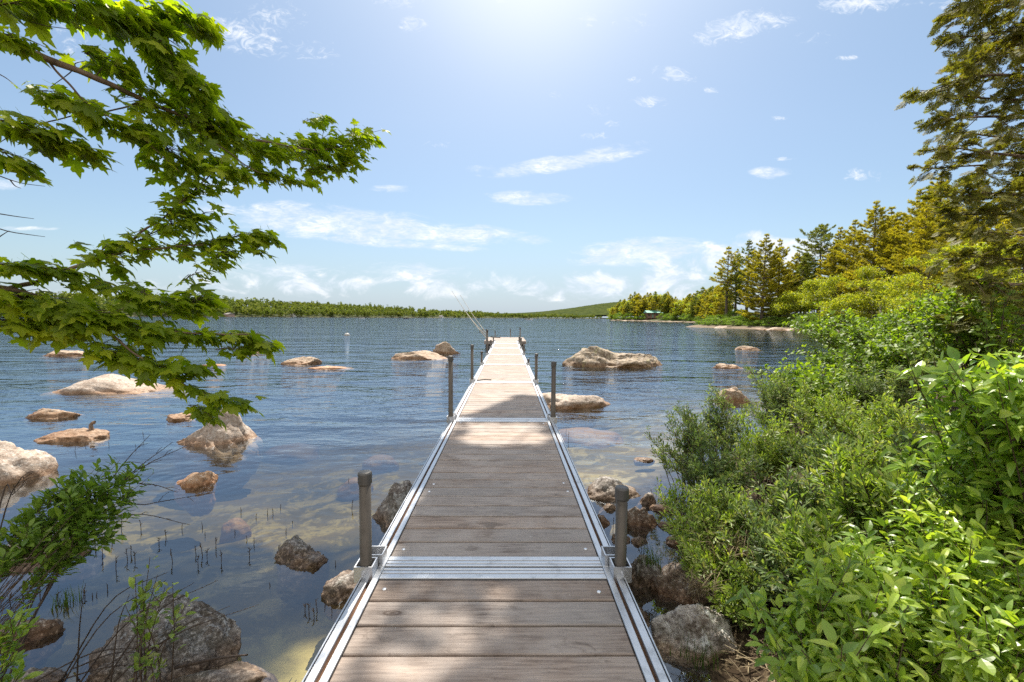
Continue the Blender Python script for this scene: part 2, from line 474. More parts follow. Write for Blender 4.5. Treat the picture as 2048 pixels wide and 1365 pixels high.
M['wood_far'] = foliage('distant_crowns', [(0.07, 0.1, 0.025), (0.12, 0.15, 0.03), (0.19, 0.22, 0.04), (0.26, 0.25, 0.06)], (1.4, 1.5, 0.7), 0.3, 0.8, 0.1)
M['low'] = foliage('low_green', [(0.1, 0.16, 0.02), (0.17, 0.24, 0.025), (0.23, 0.29, 0.03)], (1.6, 1.8, 0.6), 0.4, 0.6)
M['bark'] = bark('maple_bark', (0.12, 0.08, 0.055), (0.26, 0.18, 0.12))
M['stem'] = bark('shrub_stem', (0.05, 0.032, 0.022), (0.13, 0.085, 0.055), 60)
M['pinebark'] = bark('pine_bark', (0.07, 0.05, 0.04), (0.20, 0.15, 0.12), 5)
M['birch'] = bark('birch_bark', (0.30, 0.25, 0.20), (0.62, 0.56, 0.48), 4)
M['cedarbark'] = bark('cedar_bark', (0.09, 0.06, 0.04), (0.22, 0.15, 0.10), 18)
M['dead'] = bark('dead_stem', (0.04, 0.028, 0.022), (0.10, 0.07, 0.05), 60)
M['straw'] = foliage('dry_grass_blade', [(0.11, 0.077, 0.044), (0.242, 0.176, 0.099), (0.396, 0.308, 0.187)], (1.2, 1.1, 0.9), 0.2, 0.7)
M['blade'] = foliage('green_grass_blade', [(0.06, 0.09, 0.02), (0.10, 0.15, 0.03)], (1.5, 1.7, 0.8), 0.35, 0.6)

# ------------------------------------------------------------------ terrain
NEAR = [(-400, -300), (-60, -8), (-14, -0.5), (-6, 0.6), (-3, 0.9), (-2.0, 0.8), (-1.2, 0.4), (-0.6, 0.2), (0.3, 0.3), (0.72, 0.7),
        (0.86, 1.3), (0.98, 1.9), (1.12, 2.4), (1.30, 2.9), (1.7, 3.7), (2.4, 4.7), (4, 6.3), (7, 9), (11, 12.5), (17, 18), (26, 25), (34, 33),
        (42, 42), (45, 51), (43.5, 62), (40, 74), (37, 83), (36.5, 88), (41, 95), (56, 115), (74, 150), (86, 195), (87, 250), (87, 310),
        (87.5, 368), (100, 395), (170, 430), (400, 470), (2500, 500), (2500, -300)]
FARL = [(-3000, 250), (-1200, 430), (-750, 540), (-510, 690), (-430, 850), (-366, 1000), (-245, 1300), (-30, 1700), (250, 2100),
        (560, 2500), (1500, 2600), (4000, 2800), (6000, 9500), (-7000, 9500), (-7000, 250)]

def sdist(X, Y, poly):
    """signed distance to a polygon, positive inside"""
    d2 = np.full(X.shape, 1e18); ins = np.zeros(X.shape, bool)
    n = len(poly)
    for i in range(n):
        ax, ay = poly[i]; bx, by = poly[(i + 1) % n]
        ex, ey = bx - ax, by - ay
        t = np.clip(((X - ax) * ex + (Y - ay) * ey) / (ex * ex + ey * ey), 0, 1)
        d2 = np.minimum(d2, (X - ax - t * ex) ** 2 + (Y - ay - t * ey) ** 2)
        c = ((ay > Y) != (by > Y))
        ins ^= c & (X < (bx - ax) * (Y - ay) / (by - ay + 1e-12) + ax)
    return np.where(ins, 1, -1) * np.sqrt(d2)

def wob(X, Y, k=1.0):
    return (np.sin(X * 1.7 * k + 1.3 * np.sin(Y * 1.1 * k)) * np.sin(Y * 1.3 * k + 1.1 * np.sin(X * 0.9 * k + 2)) +
            0.5 * np.sin(X * 4.1 * k + 2.0 * np.sin(Y * 2.7 * k)) * np.sin(Y * 3.7 * k + 1))

def height(X, Y):
    X = np.asarray(X, float); Y = np.asarray(Y, float)
    s = sdist(X, Y, NEAR); s2 = sdist(X, Y, FARL)
    near = np.clip(1 - np.hypot(X, Y) / 40, 0, 1)
    land = np.where(s < 1.2, 0.26 * s, 0.312 + 0.14 * (s - 1.2))
    land = np.minimum(land, 2.0 + 0.035 * s)
    land = np.minimum(land, 9.0)
    farl = np.minimum(0.15 * s2, np.interp(X, [-700, -400, -250, 0, 300], [27, 19, 13, 5, 4]))
    d = -np.maximum(s, s2)
    bed = np.where(d < 3, -0.16 * d, np.where(d < 30, -0.48 - 0.11 * (d - 3), -3.45 - 0.03 * (d - 30)))
    bed = np.maximum(bed, -7.0)
    h = np.where(s > 0, land, np.where(s2 > 0, farl, bed))
    h = h + near * 0.035 * wob(X, Y, 2.2) * np.clip(np.abs(s), 0.2, 1) + np.where(s > 2, 0.25 * wob(X, Y, 0.25), 0) * np.clip(s / 20, 0, 1)
    return h

def gz(x, y):
    return float(height(np.array([x]), np.array([y]))[0])

def sinh_axis(lo, hi, a, du):
    u = np.arange(math.asinh(lo / a), math.asinh(hi / a) + du, du)
    return a * np.sinh(u)

ax_ = sinh_axis(-7000, 7000, 3.0, 0.028)
ay_ = sinh_axis(-260, 9600, 3.0, 0.026)
GX, GY = np.meshgrid(ax_, ay_)
GZ = height(GX, GY)
ny, nx = GX.shape
g = MB()
idx = np.arange(nx * ny).reshape(ny, nx)
g.add(np.stack([GX, GY, GZ], -1).reshape(-1, 3), [np.stack([idx[:-1, :-1], idx[:-1, 1:], idx[1:, 1:], idx[1:, :-1]], -1).reshape(-1, 4)])
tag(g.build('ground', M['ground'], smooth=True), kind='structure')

w = MB()
w.box(-6900, 6900, -250, 9500, -9.0, 0.0)
tag(w.build('water', M['water']), kind='structure')

# far wooded hill
def mat_hill():
    m, t, b, o = newmat('forested_hill')
    pos = t.node('ShaderNodeNewGeometry').outputs['Position']
    n = t.noise(t.scale(pos, (1, 0.6, 2)), 0.035, 6, 0.7)
    n2 = t.noise(pos, 0.006, 4, 0.6)
    c = t.mix(t.lin(n, 0.35, 0.65), (0.035, 0.05, 0.018), (0.085, 0.10, 0.03))
    c = t.mix(t.smooth(n2, 0.45, 0.6, 0, 0.5), c, (0.045, 0.065, 0.035))
    t.put(b.inputs['Base Color'], c); b.inputs['Roughness'].default_value = 1; b.inputs['Specular IOR Level'].default_value = 0
    return m
hx = np.linspace(-900, 2300, 420); hy = np.linspace(2500, 4600, 90)
HX, HY = np.meshgrid(hx, hy)
HZ = 112 * np.exp(-((HX - 900) / 400) ** 2 / 2) * np.exp(-((HY - 3300) / 500) ** 2 / 2)
HZ += 24 * np.exp(-((HX - 1900) / 400) ** 2 / 2) + 17 * np.clip((HY - 2500) / 120, 0, 1) * (0.75 + 0.25 * np.sin(HX * 0.006 + 1))
HZ += 13 * np.exp(-((HX + 350) / 330) ** 2) * np.clip((HY - 2600) / 300, 0, 1)
HZ += np.where(HY > 2510, NR.uniform(0, 6, HZ.shape), 0)
g = MB(); ny, nx = HX.shape; idx = np.arange(nx * ny).reshape(ny, nx)
g.add(np.stack([HX, HY, HZ], -1).reshape(-1, 3), [np.stack([idx[:-1, :-1], idx[:-1, 1:], idx[1:, 1:], idx[1:, :-1]], -1).reshape(-1, 4)])
tag(g.build('hill', mat_hill(), smooth=False), kind='structure')

# ------------------------------------------------------------------ dock
DZ = 0.40
PITCH_Y = 3.05
def bracket(mb, cx, cy, z0=DZ - 0.02, h=0.075, w=0.043, t=0.006):
    """open square sleeve"""
    z1 = z0 + h
    mb.box(cx - w, cx + w, cy - w, cy - w + t, z0, z1)
    mb.box(cx - w, cx + w, cy + w - t, cy + w, z0, z1)
    mb.box(cx - w, cx - w + t, cy - w + t + .0004, cy + w - t - .0004, z0, z1 - .0005)
    mb.box(cx + w - t, cx + w, cy - w + t + .0004, cy + w - t - .0004, z0, z1 - .0005)

def dock_section(y0, y1, label, posts, npl=19):
    """posts: list of (side, end, height above deck) ; end 0 near, 1 far"""
    root = empty('dock_section', (0, y0, 0), label, 'dock section', 'aluminium dock sections bolted end to end')
    yl = y1 - y0
    d = MB()
    a, b = 0.094, yl - 0.094
    p = (b - a) / npl
    for i in range(npl):
        yy = a + i * p
        dz = R.uniform(-0.0012, 0.0012)
        d.bevbox(-0.532, 0.532, yy + 0.0052, yy + p - 0.0052, DZ - 0.036, DZ - 0.004 + dz, 0.004)
        if i in (0, npl - 1, npl // 3, npl // 3 - 1):
            for sx in (-0.485, 0.485):
                d.lathe([(0.0095, 0), (0.008, 0.0022), (0.001, 0.003)], (sx + R.uniform(-.01, .01), yy + p * 0.5 + R.uniform(-.02, .02), DZ - 0.0035 + dz), 10, 1)
    # dark joists below
    for yy in (yl * 0.25, yl * 0.5, yl * 0.75):
        d.box(-0.53, 0.53, yy - 0.02, yy + 0.02, DZ - 0.10, DZ - 0.038, 2)
    d.build('deck', [M['wood'], M['screw'], M['channel']], root)
    for s in (-1, 1):
        r = MB()
        def strip(xa, xb, z0, z1, mi=0):
            x0, x1 = sorted((s * xa, s * xb))
            r.bevbox(x0, x1, 0.001, yl - 0.001, z0, z1, 0.0015, mi)
        strip(0.6225, 0.6160, DZ - 0.115, DZ + 0.001)       # outer web
        strip(0.6105, 0.5800, DZ - 0.018, DZ + 0.002)       # outer flange
        strip(0.5640, 0.5350, DZ - 0.018, DZ + 0.002)       # inner flange
        strip(0.6158, 0.5352, DZ - 0.030, DZ - 0.0185, 1)   # channel floor
        strip(0.6225, 0.5352, DZ - 0.124, DZ - 0.116)
        r.build('side_rail', [M['alu'], M['channel']], root)
    for (ya, yb) in ((0.004, 0.093), (yl - 0.093, yl - 0.004)):
        r = MB()
        far = ya > 1
        q = [(0.003, 0.020), (0.026, 0.048), (0.054, 0.088)]
        for (u0, u1) in q:
            c0, c1 = (ya + u0, ya + u1) if not far else (yb - u1, yb - u0)
            r.bevbox(-0.5335, 0.5335, c0, c1, DZ - 0.02, DZ + 0.001, 0.0015)
        r.box(-0.5330, 0.5330, ya, yb, DZ - 0.11, DZ - 0.0205)
        r.build('end_rail', M['alu'], root)
    done = {(s, e) for (s, e, h) in posts}
    for s in (-1, 1):
        for e in (0, 1):
            hp = [h for (ss, ee, h) in posts if ss == s and ee == e]
            cy = yl - 0.052 if e else 0.052
            cx = s * (0.607 if e else 0.590)
            br = MB(); bracket(br, cx, cy)
            bo = br.build('post_bracket', M['alu'], root)
            k = MB()
            k.lathe([(0.013, 0), (0.013, 0.007), (0.006, 0.0072), (0.006, 0.018), (0.001, 0.019)], (0, 0, 0), 8)
            bolt = k.build('bolt', M['alu'], bo)
            bolt.rotation_euler = (rad(90), 0, 0); bolt.location = (cx, cy - 0.043, DZ + 0.022)
            if hp:
                q = MB(); H = hp[0]
                zb = min(gz(cx, y0 + cy), -0.2) - 0.3
                q.lathe([(0.0275, zb), (0.0275, DZ + H - 0.055)], (cx, cy, 0), 20)
                po = q.build('post', M['post'], root, smooth=False)
                for pl in po.data.polygons: pl.use_smooth = len(pl.vertices) == 4
                c = MB()
                zt = DZ + H
                c.lathe([(0.0290, zt - 0.062), (0.0325, zt - 0.055), (0.0325, zt - 0.010), (0.029, zt - 0.003), (0.020, zt)], (cx, cy, 0), 20)
                c.build('post_cap', M['cap'], po)
    return root

J = [-1.005 + PITCH_Y * k for k in range(8)] + [22.5]
sect = [
    ('nearest dock section at the bottom of the photo, with dappled brown planks', [(-1, 1, .495), (1, 1, .425)]),
    ('second dock section, shaded grey planks between the nearest posts and the tall pair', [(-1, 1, .77), (1, 1, .71)]),
    ('third dock section, half crossed by a leaf shadow beyond the first tall posts', [(-1, 1, .71), (1, 1, .55)]),
    ('fourth dock section, sunlit pale planks leading to two short pipe posts', [(-1, 1, .35), (1, 1, .16)]),
    ('fifth dock section, bleached planks ending at the tall thin left pipe post', [(-1, 1, .82), (1, 1, .33)]),
    ('sixth dock section, bleached white planks near the end of the dock', [(-1, 1, .33), (1, 1, .42)]),
    ('seventh dock section, bleached planks just before the last short one', [(-1, 1, .30), (1, 1, .34)]),
]
for i, (lab, posts) in enumerate(sect):
    dock_section(J[i], J[i + 1], lab, posts)
dock_section(J[7], J[8], 'shortest dock section, joining the dock to the end platform', [], 7)

# end platform
root = empty('dock_platform', (0.0, 22.55, 0), 'wide sunlit swim platform at the far end of the dock', 'dock platform')
d = MB()
for i in range(30):
    yy = i * 0.146
    d.bevbox(-1.12, 1.0, yy, yy + 0.139, DZ - 0.035, DZ - 0.003 + R.uniform(-.001, .001), 0.004)
d.build('deck', M['wood'], root)
r = MB()
r.box(-1.16, 1.04, -0.045, -0.004, DZ - 0.17, DZ + 0.003)
r.box(-1.16, 1.04, 4.384, 4.42, DZ - 0.17, DZ + 0.003)
r.box(-1.165, -1.125, -0.003, 4.383, DZ - 0.17, DZ + 0.002)
r.box(1.005, 1.045, -0.003, 4.383, DZ - 0.17, DZ + 0.002)
r.build('frame', M['wood'], root)
for (x, y, h) in ((-1.05, 0.12, .62), (0.72, 0.05, .72), (-0.72, 4.3, .42), (0.24, 4.34, .52), (0.93, 4.3, -.05), (-0.97, 0.3, -.05), (0.93, 0.3, -.05)):
    q = MB(); q.lathe([(0.03, -4.5), (0.03, DZ + h - .05)], (x, y, 0), 14)
    po = q.build('post', M['post'], root, smooth=True)
    c = MB(); c.lathe([(0.034, DZ + h - .06), (0.034, DZ + h)], (x, y, 0), 14); c.build('post_cap', M['cap'], po)
f = MB()
for (x0, x1) in ((-1.1, -0.6), (0.5, 0.98)):
    f.bevbox(x0, x1, 0.1, 4.2, -0.18, DZ - 0.18, 0.05)
f.build('float', M['cap'], root)

# fishing rods
M['rodm'] = simple('pale_rod_blank', (0.60, 0.54, 0.45), 0.35)
M['cork'] = simple('cork_grip', (0.35, 0.22, 0.12), 0.9)
def rod(base, tip, label):
    b, t = Vector(base), Vector(tip)
    root = empty('fishing_rod', b, label, 'fishing rod', 'fishing rods leaning out from the end platform')
    dv = t - b; L = dv.length
    pts = [dv * (k / 12) + Vector((0, 0, -0.10 * math.sin(math.pi * k / 12))) for k in range(13)]
    q = MB(); q.tube(pts, [0.018 - 0.009 * k / 12 for k in range(13)], 6); q.build('blank', M['rodm'], root)
    q = MB(); q.tube(pts[:3], 0.016, 8); q.build('grip', M['cork'], root)
    q = MB(); e = pts[2]
    q.tube([e + Vector((0.0, 0, -0.01)), e + Vector((-.03, 0, -.06))], 0.012, 6)
    q.lathe([(0.01, -.035), (0.03, -.03), (0.03, .03), (0.01, .035)], (e.x - .03, e.y, e.z - .09), 12)
    q.build('reel', M['cap'], root)
    q = MB()
    for k in (4, 6, 8, 10, 12):
        q.tube([pts[k], pts[k] + Vector((-.012, 0, -.03))], 0.004, 5)
        q.lathe([(0.012, -.003), (0.014, 0), (0.012, .003)], tuple(pts[k] + Vector((-.014, 0, -.036))), 8)
    q.build('line_guide', M['cap'], root)
rod(at(972, 676, 23.0), at(904, 583, 24.2), 'longest fishing rod, its dark tip highest of the set above the far shore')
rod(at(974, 672, 24.0), at(923, 612, 24.9), 'short pale fishing rod leaning beside the longest one at the platform corner')
rod(at(976, 671, 24.6), at(921, 591, 26.2), 'thin fishing rod standing rightmost of the three at the platform')
q = MB(); q.tube([at(982, 674.5, 25.0), at(1000, 675.5, 24.4)], 0.03, 6)
tag(q.build('pole', M['dead']), 'dark pole lying flat across the left side of the end platform', 'pole')
q = MB(); a = Vector((-0.52, 8.22, DZ + .012))
q.tube(curve([a, a + Vector((.12, .03, .012)), a + Vector((.27, .10, .0))], 6), [.010, .012, .005][0], 6)  # short bent tube modelling an unidentified dark dash on the deck
tag(q.build('dash', M['dead']), 'small dark dash lying on the pale deck beside the left post bracket', 'dash')

# ------------------------------------------------------------------ rocks
_rock_cache = {}
import bmesh
def rock_mesh(seed, size, sub, rough, cuts, peak, block=1.0):
    rr = random.Random(seed)
    bm = bmesh.new()
    bmesh.ops.create_icosphere(bm, subdivisions=sub, radius=1.0)
    off = Vector((rr.uniform(-50, 50), rr.uniform(-50, 50), rr.uniform(-50, 50)))
    planes = []
    for _ in range(cuts):
        n = Vector((rr.uniform(-1, 1), rr.uniform(-1, 1), rr.uniform(-0.15, 1))).normalized()
        planes.append((n, rr.uniform(0.55, 0.85)))
    mn = min(size)
    for v in bm.verts:
        p = v.co.copy()
        if block != 1.0: p = Vector([math.copysign(abs(c_) ** block, c_) for c_ in p]) * .92
        q = p * (1 + 0.38 * rough * mnoise.noise(p * 1.1 + off))
        for n, dd in planes:
            e = q.dot(n) - dd
            if e > 0: q = q - n * e * 0.86
        q = q + p * (rough * (0.13 * mnoise.noise(p * 2.6 + off) + 0.07 * mnoise.noise(p * 6 + off) + 0.035 * mnoise.noise(p * 14 + off) + .02 * mnoise.noise(p * 30 + off)))
        if peak:
            px_, s_ = peak[0], peak[1]
            q.z *= 1 + s_ * math.exp(-((q.x - px_) / 0.35) ** 2) * (1 if q.z > 0 else 0)
        v.co = Vector((q.x * size[0], q.y * size[1], q.z * size[2]))
    me = bpy.data.meshes.new('rock')
    bm.to_mesh(me); bm.free()
    me.polygons.foreach_set('use_smooth', [True] * len(me.polygons))
    return me

def rock(x0, x1, ybase, ytop, label, mat='rock_pale', seed=1, depth=0.8, rough=1.0, cuts=5, peak=None, sub=5, sink=0.4, rz=0.0, z0=0.0, name='boulder', group=None, block=1.0, cat='boulder'):
    """place by the waterline: ybase is the front waterline row, ytop the row of the top"""
    front = onz((x0 + x1) / 2, ybase, z0)
    wpx = (x1 - x0)
    wm = wpx / F * front.y
    dy = wm * depth * 0.5
    c = Vector(front); c.y += dy * 0.92
    c.x += (c.x - CAM.x) * (dy * 0.9 / max(front.y, .5)) * 0.9
    ptop = at((x0 + x1) / 2, ytop, c.y)
    h = max(ptop.z - z0, 0.03)
    # wm measured at front row: true half width at centre depth
    hw = wm / 2 * (c.y / front.y)
    zc = z0 - h * sink
    sz = (hw / math.sqrt(max(1 - (sink / (1 + sink)) ** 2, .3)), dy * 1.15, h + h * sink)
    me = rock_mesh(seed, sz, sub, rough, cuts, peak, block)
    me.materials.append(M[mat])
    o = bpy.data.objects.new(name, me); COL.objects.link(o)
    # normalise the height so that the top meets ytop
    co = np.zeros(len(me.vertices) * 3); me.vertices.foreach_get('co', co); co = co.reshape(-1, 3)
    co[:, 2] *= (h + h * sink) / co[:, 2].max()
    up = co[:, 2] > h * sink
    half = (co[up, 0].max() - co[up, 0].min()) / 2 if up.any() else hw
    mid = (co[up, 0].max() + co[up, 0].min()) / 2 if up.any() else 0
    co[:, 0] = (co[:, 0] - mid) * hw / half
    low = co[:, 2] < 0
    co[low, 2] *= 1.5
    me.vertices.foreach_set('co', co.reshape(-1)); me.update()
    o.location = (c.x, c.y, zc)
    tag(o, label, cat, group)
    return o

rock(1122, 1328, 736, 691, 'largest boulder, long and lichened with a blunt dark left end, right of the dock', 'rock_big', 11, 0.62, 0.8, 5, (-0.62, 0.55), 6, 0.3)
rock(1060, 1225, 819, 788, 'low pale speckled boulder behind the right tall pipe post', 'rock_pale', 23, 0.6, 0.9, 3, None, 5, 0.5)
rock(866, 922, 708, 683, 'pointed brown boulder left of the dock, farther of the close pair', 'rock_tan', 5, 0.8, 0.8, 5, (0.2, 0.25))
rock(783, 894, 720, 702, 'flat brown boulder left of the dock, nearer of the close pair', 'rock_tan', 6, 0.6, 0.8, 3)
rock(564, 636, 731, 714, 'small pale boulder alone in the water between maple leaves and dock', 'rock_tan', 8, 0.7)
rock(618, 696, 739, 732, 'very low tan rock barely breaking the surface beside the small pale boulder', 'rock_orange', 9, 0.6)
rock(466, 540, 707, 694, 'far pale boulder whose left end hides behind the drooping maple leaves', 'rock_tan', 12, 0.6)
rock(88, 182, 714, 701, 'farthest boulder at the left, low and pale under the maple leaves', 'rock_tan', 13, 0.6)
rock(126, 322, 788, 750, 'long pale boulder with a high hump at its left, under the maple branch', 'rock_pale', 32, 0.55, 0.8, 3, (-0.45, 0.75))
rock(62, 158, 838, 815, 'small flat boulder left of centre between the humped boulder and the stub boulder', 'rock_tan', 15, 0.6, 1, 3)
stubrock = rock(80, 200, 887, 860, 'low brown boulder carrying a broken wooden stub', 'rock_tan', 16, 0.6, 0.9, 3)
rock(-75, 79, 974, 879, 'smooth pale boulder cut off by the left edge of the photo', 'rock_pale', 17, 0.8, 0.7, 2)
rock(358, 492, 895, 815, 'tall pale wedge boulder below the tip of the drooping maple branch', 'rock_pale', 44, 0.75, 1.0, 6, (0.35, 0.3))
rock(328, 384, 844, 829, 'small flat rock just behind the tall wedge boulder', 'rock_tan', 19, 0.7)
rock(348, 424, 976, 944, 'small orange rock wetted by ripples in the shallows', 'rock_orange', 20, 0.7)
rock(552, 660, 1138, 1086, 'dark angular rock standing alone in the shallows left of the dock', 'rock_dark', 21, 0.9, 1.0, 7, None, 5, 0.6)
rock(650, 745, 1200, 1142, 'dark mossy rock tucked under the left rail by the nearest pipe post', 'rock_dark', 22, 1.0, 1.0, 5)
rock(742, 862, 1062, 968, 'large dark rock half hidden by the left rail behind the nearest left post', 'rock_dark', 27, 1.1, 0.9, 4)
rock(126, 452, 1400, 1222, 'big grey lichened boulder in the near shallows at bottom left, with a sprig before it', 'rock_block', 28, 0.46, 0.9, 4, None, 6, 0.3, block=.55)
rock(270, 520, 1440, 1345, 'grey boulder cut off by the bottom edge left of the dock', 'rock_dark', 25, 0.7, 0.8, 3, None, 5, 0.8)
rock(-60, 162, 1152, 1086, 'tan topped dark boulder at the left edge behind the green sapling', 'rock_brown', 26, 0.7, 0.9, 4, None, 5, 0.6)
rock(-30, 112, 1300, 1246, 'flat tan rock at the left edge beside the big grey boulder', 'rock_brown', 29, 0.6)
rock(20, 118, 1400, 1342, 'small dark rock in the bottom left corner', 'rock_dark', 30, 0.8)
rock(1170, 1280, 1003, 957, 'dark speckled rock in the shallows just behind the right nearest post', 'rock_dark', 31, 0.75, 0.8, 3)
rock(1278, 1312, 1010, 986, 'small dark stone beside the dark speckled rock right of the dock', 'rock_dark', 33, 0.9)
rock(1268, 1308, 925, 915, 'lone small stone in open water near the shrub tip', 'rock_brown', 34, 0.8)
rock(1250, 1315, 1058, 1012, 'brown rock between the nearest right post and the shrubs', 'rock_brown', 35, 0.9)
rock(1190, 1220, 1052, 1030, 'small brown stone against the right rail', 'rock_brown', 36, 0.9)
rock(1298, 1350, 1026, 1010, 'flat reddish stone under the fringe of the shrubs', 'rock_brown', 37, 0.8)
rock(1250, 1335, 1178, 1104, 'dark rock with a grass tuft right of the nearest right post', 'rock_dark', 38, 0.9)
rock(1300, 1470, 1215, 1110, 'big brown boulder under the overhanging shrub and dry grass', 'rock_brown', 39, 0.8, 0.8, 4, None, 5, 0.5)
rock(1292, 1478, 1318, 1204, 'rounded white lichened boulder on the dark bank right of the dock', 'rock_white', 40, 0.8, 0.9, 2, None, 6, 0.5)
rock(1225, 1300, 1262, 1215, 'small dark rock in the gap below the nearest right bracket', 'rock_dark', 45, 0.9)
rock(1340, 1430, 1100, 1068, 'tan stone slab on the muddy shore beneath the shrubs', 'rock_orange', 46, 0.8)
rock(1468, 1518, 700, 692, 'far small pale rock in the right bay, nearer the pines', 'rock_tan', 41, 0.6)
rock(1424, 1482, 738, 727, 'low pale rock in the golden reflections of the right bay', 'rock_tan', 42, 0.6)
rock(1428, 1500, 808, 773, 'pink pointed rock peeping over the shrub tops', 'rock_tan', 43, 0.8, .9, 5)
rock(395, 450, 733, 728, 'thin sliver of tan rock just below the maple leaves', 'rock_orange', 47, 0.5)
for i, (a, b, yb, yt, lab) in enumerate([
        (1222, 1262, 1088, 1066, 'small dark stone beside the right rail, nearest the brown shore rock'), (1318, 1352, 1062, 1042, 'rusty stone at the waterline below the shrub fringe'),
        (1262, 1296, 1092, 1074, 'round dark stone in the wet gap beside the reeds'), (1228, 1262, 1206, 1180, 'dark wet stone directly below the nearest right bracket'),
        (1205, 1236, 1022, 1006, 'little dark stone in front of the speckled rock right of the dock'), (1330, 1372, 1096, 1074, 'greyish stone at the foot of the shrubs near the tan slab')]):
    rock(a, b, yb, yt, lab, ('rock_dark', 'rock_brown')[i % 2], 130 + i, 0.9, 1.0, 4, None, 4, 0.5, group='loose stones right of the dock', cat='stone', name='shore_stone')
# driftwood stub
p = onz(147, 884, 0.0); p.y += .25
q = MB(); q.tube(curve([p + Vector((.0, 0, .02)), p + Vector((.01, -.02, .10)), p + Vector((-.01, 0, .16)), p + Vector((.03, .02, .20))], 8), [.03, .028, .024, .026, .024, .02, .024, .014], 7)
tag(q.build('wooden_stub', M['bark']), 'broken reddish wooden stub sticking up from the low brown boulder', 'stub')

# submerged stones seen through the water
sub = [(710, 915, 60), (585, 842, 100), (760, 880, 65), (470, 1000, 50), (1180, 868, 130)]
for i, (px, py, wpx) in enumerate(sub):
    p = onz(px, py, -0.12 if py > 900 else -0.2)
    wm = wpx / F * p.y
    me = rock_mesh(100 + i, (wm / 1.8, wm / 2.0, 0.16), 4, 0.7, 0, None); me.materials.append(M['rock_orange'])
    o = bpy.data.objects.new('submerged_stone', me); COL.objects.link(o); o.location = (p.x, p.y, gz(p.x, p.y) + 0.02)
    top = o.location.z + 0.17
    if top > -0.07: o.location.z -= top + 0.07
    tag(o, 'orange brown stone lying wholly under the clear shallow water', 'stone', 'stones under the shallow water')

# shore stones of the bay and point
shore = [(1398, 1440, 655, 650, 'end stone of the low granite point beside the white chair'), (1432, 1476, 657, 652, 'flat granite slab next after the end stone of the point'),
         (1470, 1512, 658, 654, 'thin granite slab under the tallest shoreline pines'), (1535, 1580, 661, 655, 'pale granite hump right of the dark pine base'),
         (1576, 1620, 662, 656, 'pale granite ledge in the middle of the bay shore'), (1618, 1668, 663, 657, 'granite ledge glimpsed through the alder twigs'),
         (1660, 1720, 666, 657, 'large pale ledge behind the alder branches'), (1715, 1765, 670, 660, 'pale ledge where the bay shore meets the near trees'),
         (1508, 1540, 660, 656, 'small granite block beneath the dark pine trunk')]
for i, (a, b, yb, yt, lab) in enumerate(shore):
    rock(a, b, yb, yt, lab, 'rock_far', 60 + i, 0.6, 0.9, 4, None, 4, 0.5, group='granite ledges along the bay shore', cat='ledge', name='shore_ledge')
for i in range(16):
    px = 1226 + i * 12.5; yb = 641.5 + (i / 16) * 5.0
    rock(px - 4 - (i % 3), px + 5 + (i * 7 % 4), yb, yb - 1.6 - (i % 2) * .6, 'small pale stone on the waterline of the wooded headland', 'rock_far', 80 + i, 0.8, 1, 3, None, 3, 0.5,
         group='stones along the headland waterline', cat='stone', name='shore_stone')

# ------------------------------------------------------------------ leaf templates (V, [faces by size])
def T(V, Fs):
    d = {}
    for f in Fs: d.setdefault(len(f), []).append(f)
    return (np.array(V, dtype=float), [np.array(x) for x in d.values()])

half = [(0.035, -0.03), (0.17, -0.13), (0.33, -0.10), (0.25, 0.06), (0.44, 0.05), (0.50, 0.17), (0.68, 0.26), (0.50, 0.33), (0.55, 0.44), (0.37, 0.40),
        (0.22, 0.40), (0.29, 0.56), (0.24, 0.70), (0.13, 0.72), (0.09, 0.85)]
def maple_leaf(bend=0.25):
    pts = [(0, 0.0)] + half + [(0, 1.05)] + [(-x, y) for (x, y) in reversed(half)]
    V = [(0, 0.30, 0.0)] + [(x, y, -0.22 * abs(x) - bend * max(0, y - 0.3) ** 2 - 0.10 * x * x) for (x, y) in pts]
    n = len(pts)
    Fs = [(0, 1 + i, 1 + (i + 1) % n) for i in range(n)]
    k = len(V)
    V += [(-0.012, 0, 0), (0.012, 0, 0), (0.01, -0.45, 0.10), (-0.01, -0.45, 0.10)]   # petiole
    Fs.append((k, k + 1, k + 2, k + 3))
    return T(V, Fs)
def oval_leaf(wd=0.42, fold=0.12, bend=0.2, pos=0.5, segs=5):
    V = []; Fs = []
    for i in range(segs + 1):
        t = i / segs
        wv = wd / 2 * math.sin(math.pi * t ** (0.9 if pos >= .5 else .7)) ** 0.8 if 0 < t < 1 else 0.0
        if pos > .5: wv = wd / 2 * math.sin(math.pi * t ** 1.5) ** 0.9 if 0 < t < 1 else 0.0
        z = -bend * t * t
        V += [(-wv, t, z + fold * wv * 2), (0, t, z), (wv, t, z + fold * wv * 2)]
    for i in range(segs):
        a = 3 * i; b = a + 3
        if i == 0: Fs += [(a + 1, b + 1, b), (a + 1, b + 2, b + 1)]
        elif i == segs - 1: Fs += [(a, a + 1, b + 1), (a + 1, a + 2, b + 1)]
        else: Fs += [(a, a + 1, b + 1, b), (a + 1, a + 2, b + 2, b + 1)]
    return T(V, Fs)
def card_leaf():
    return T([(0, 0, 0), (0.32, 0.45, 0.05), (0, 1, -0.1), (-0.32, 0.5, 0.08)], [(0, 1, 2), (0, 2, 3)])
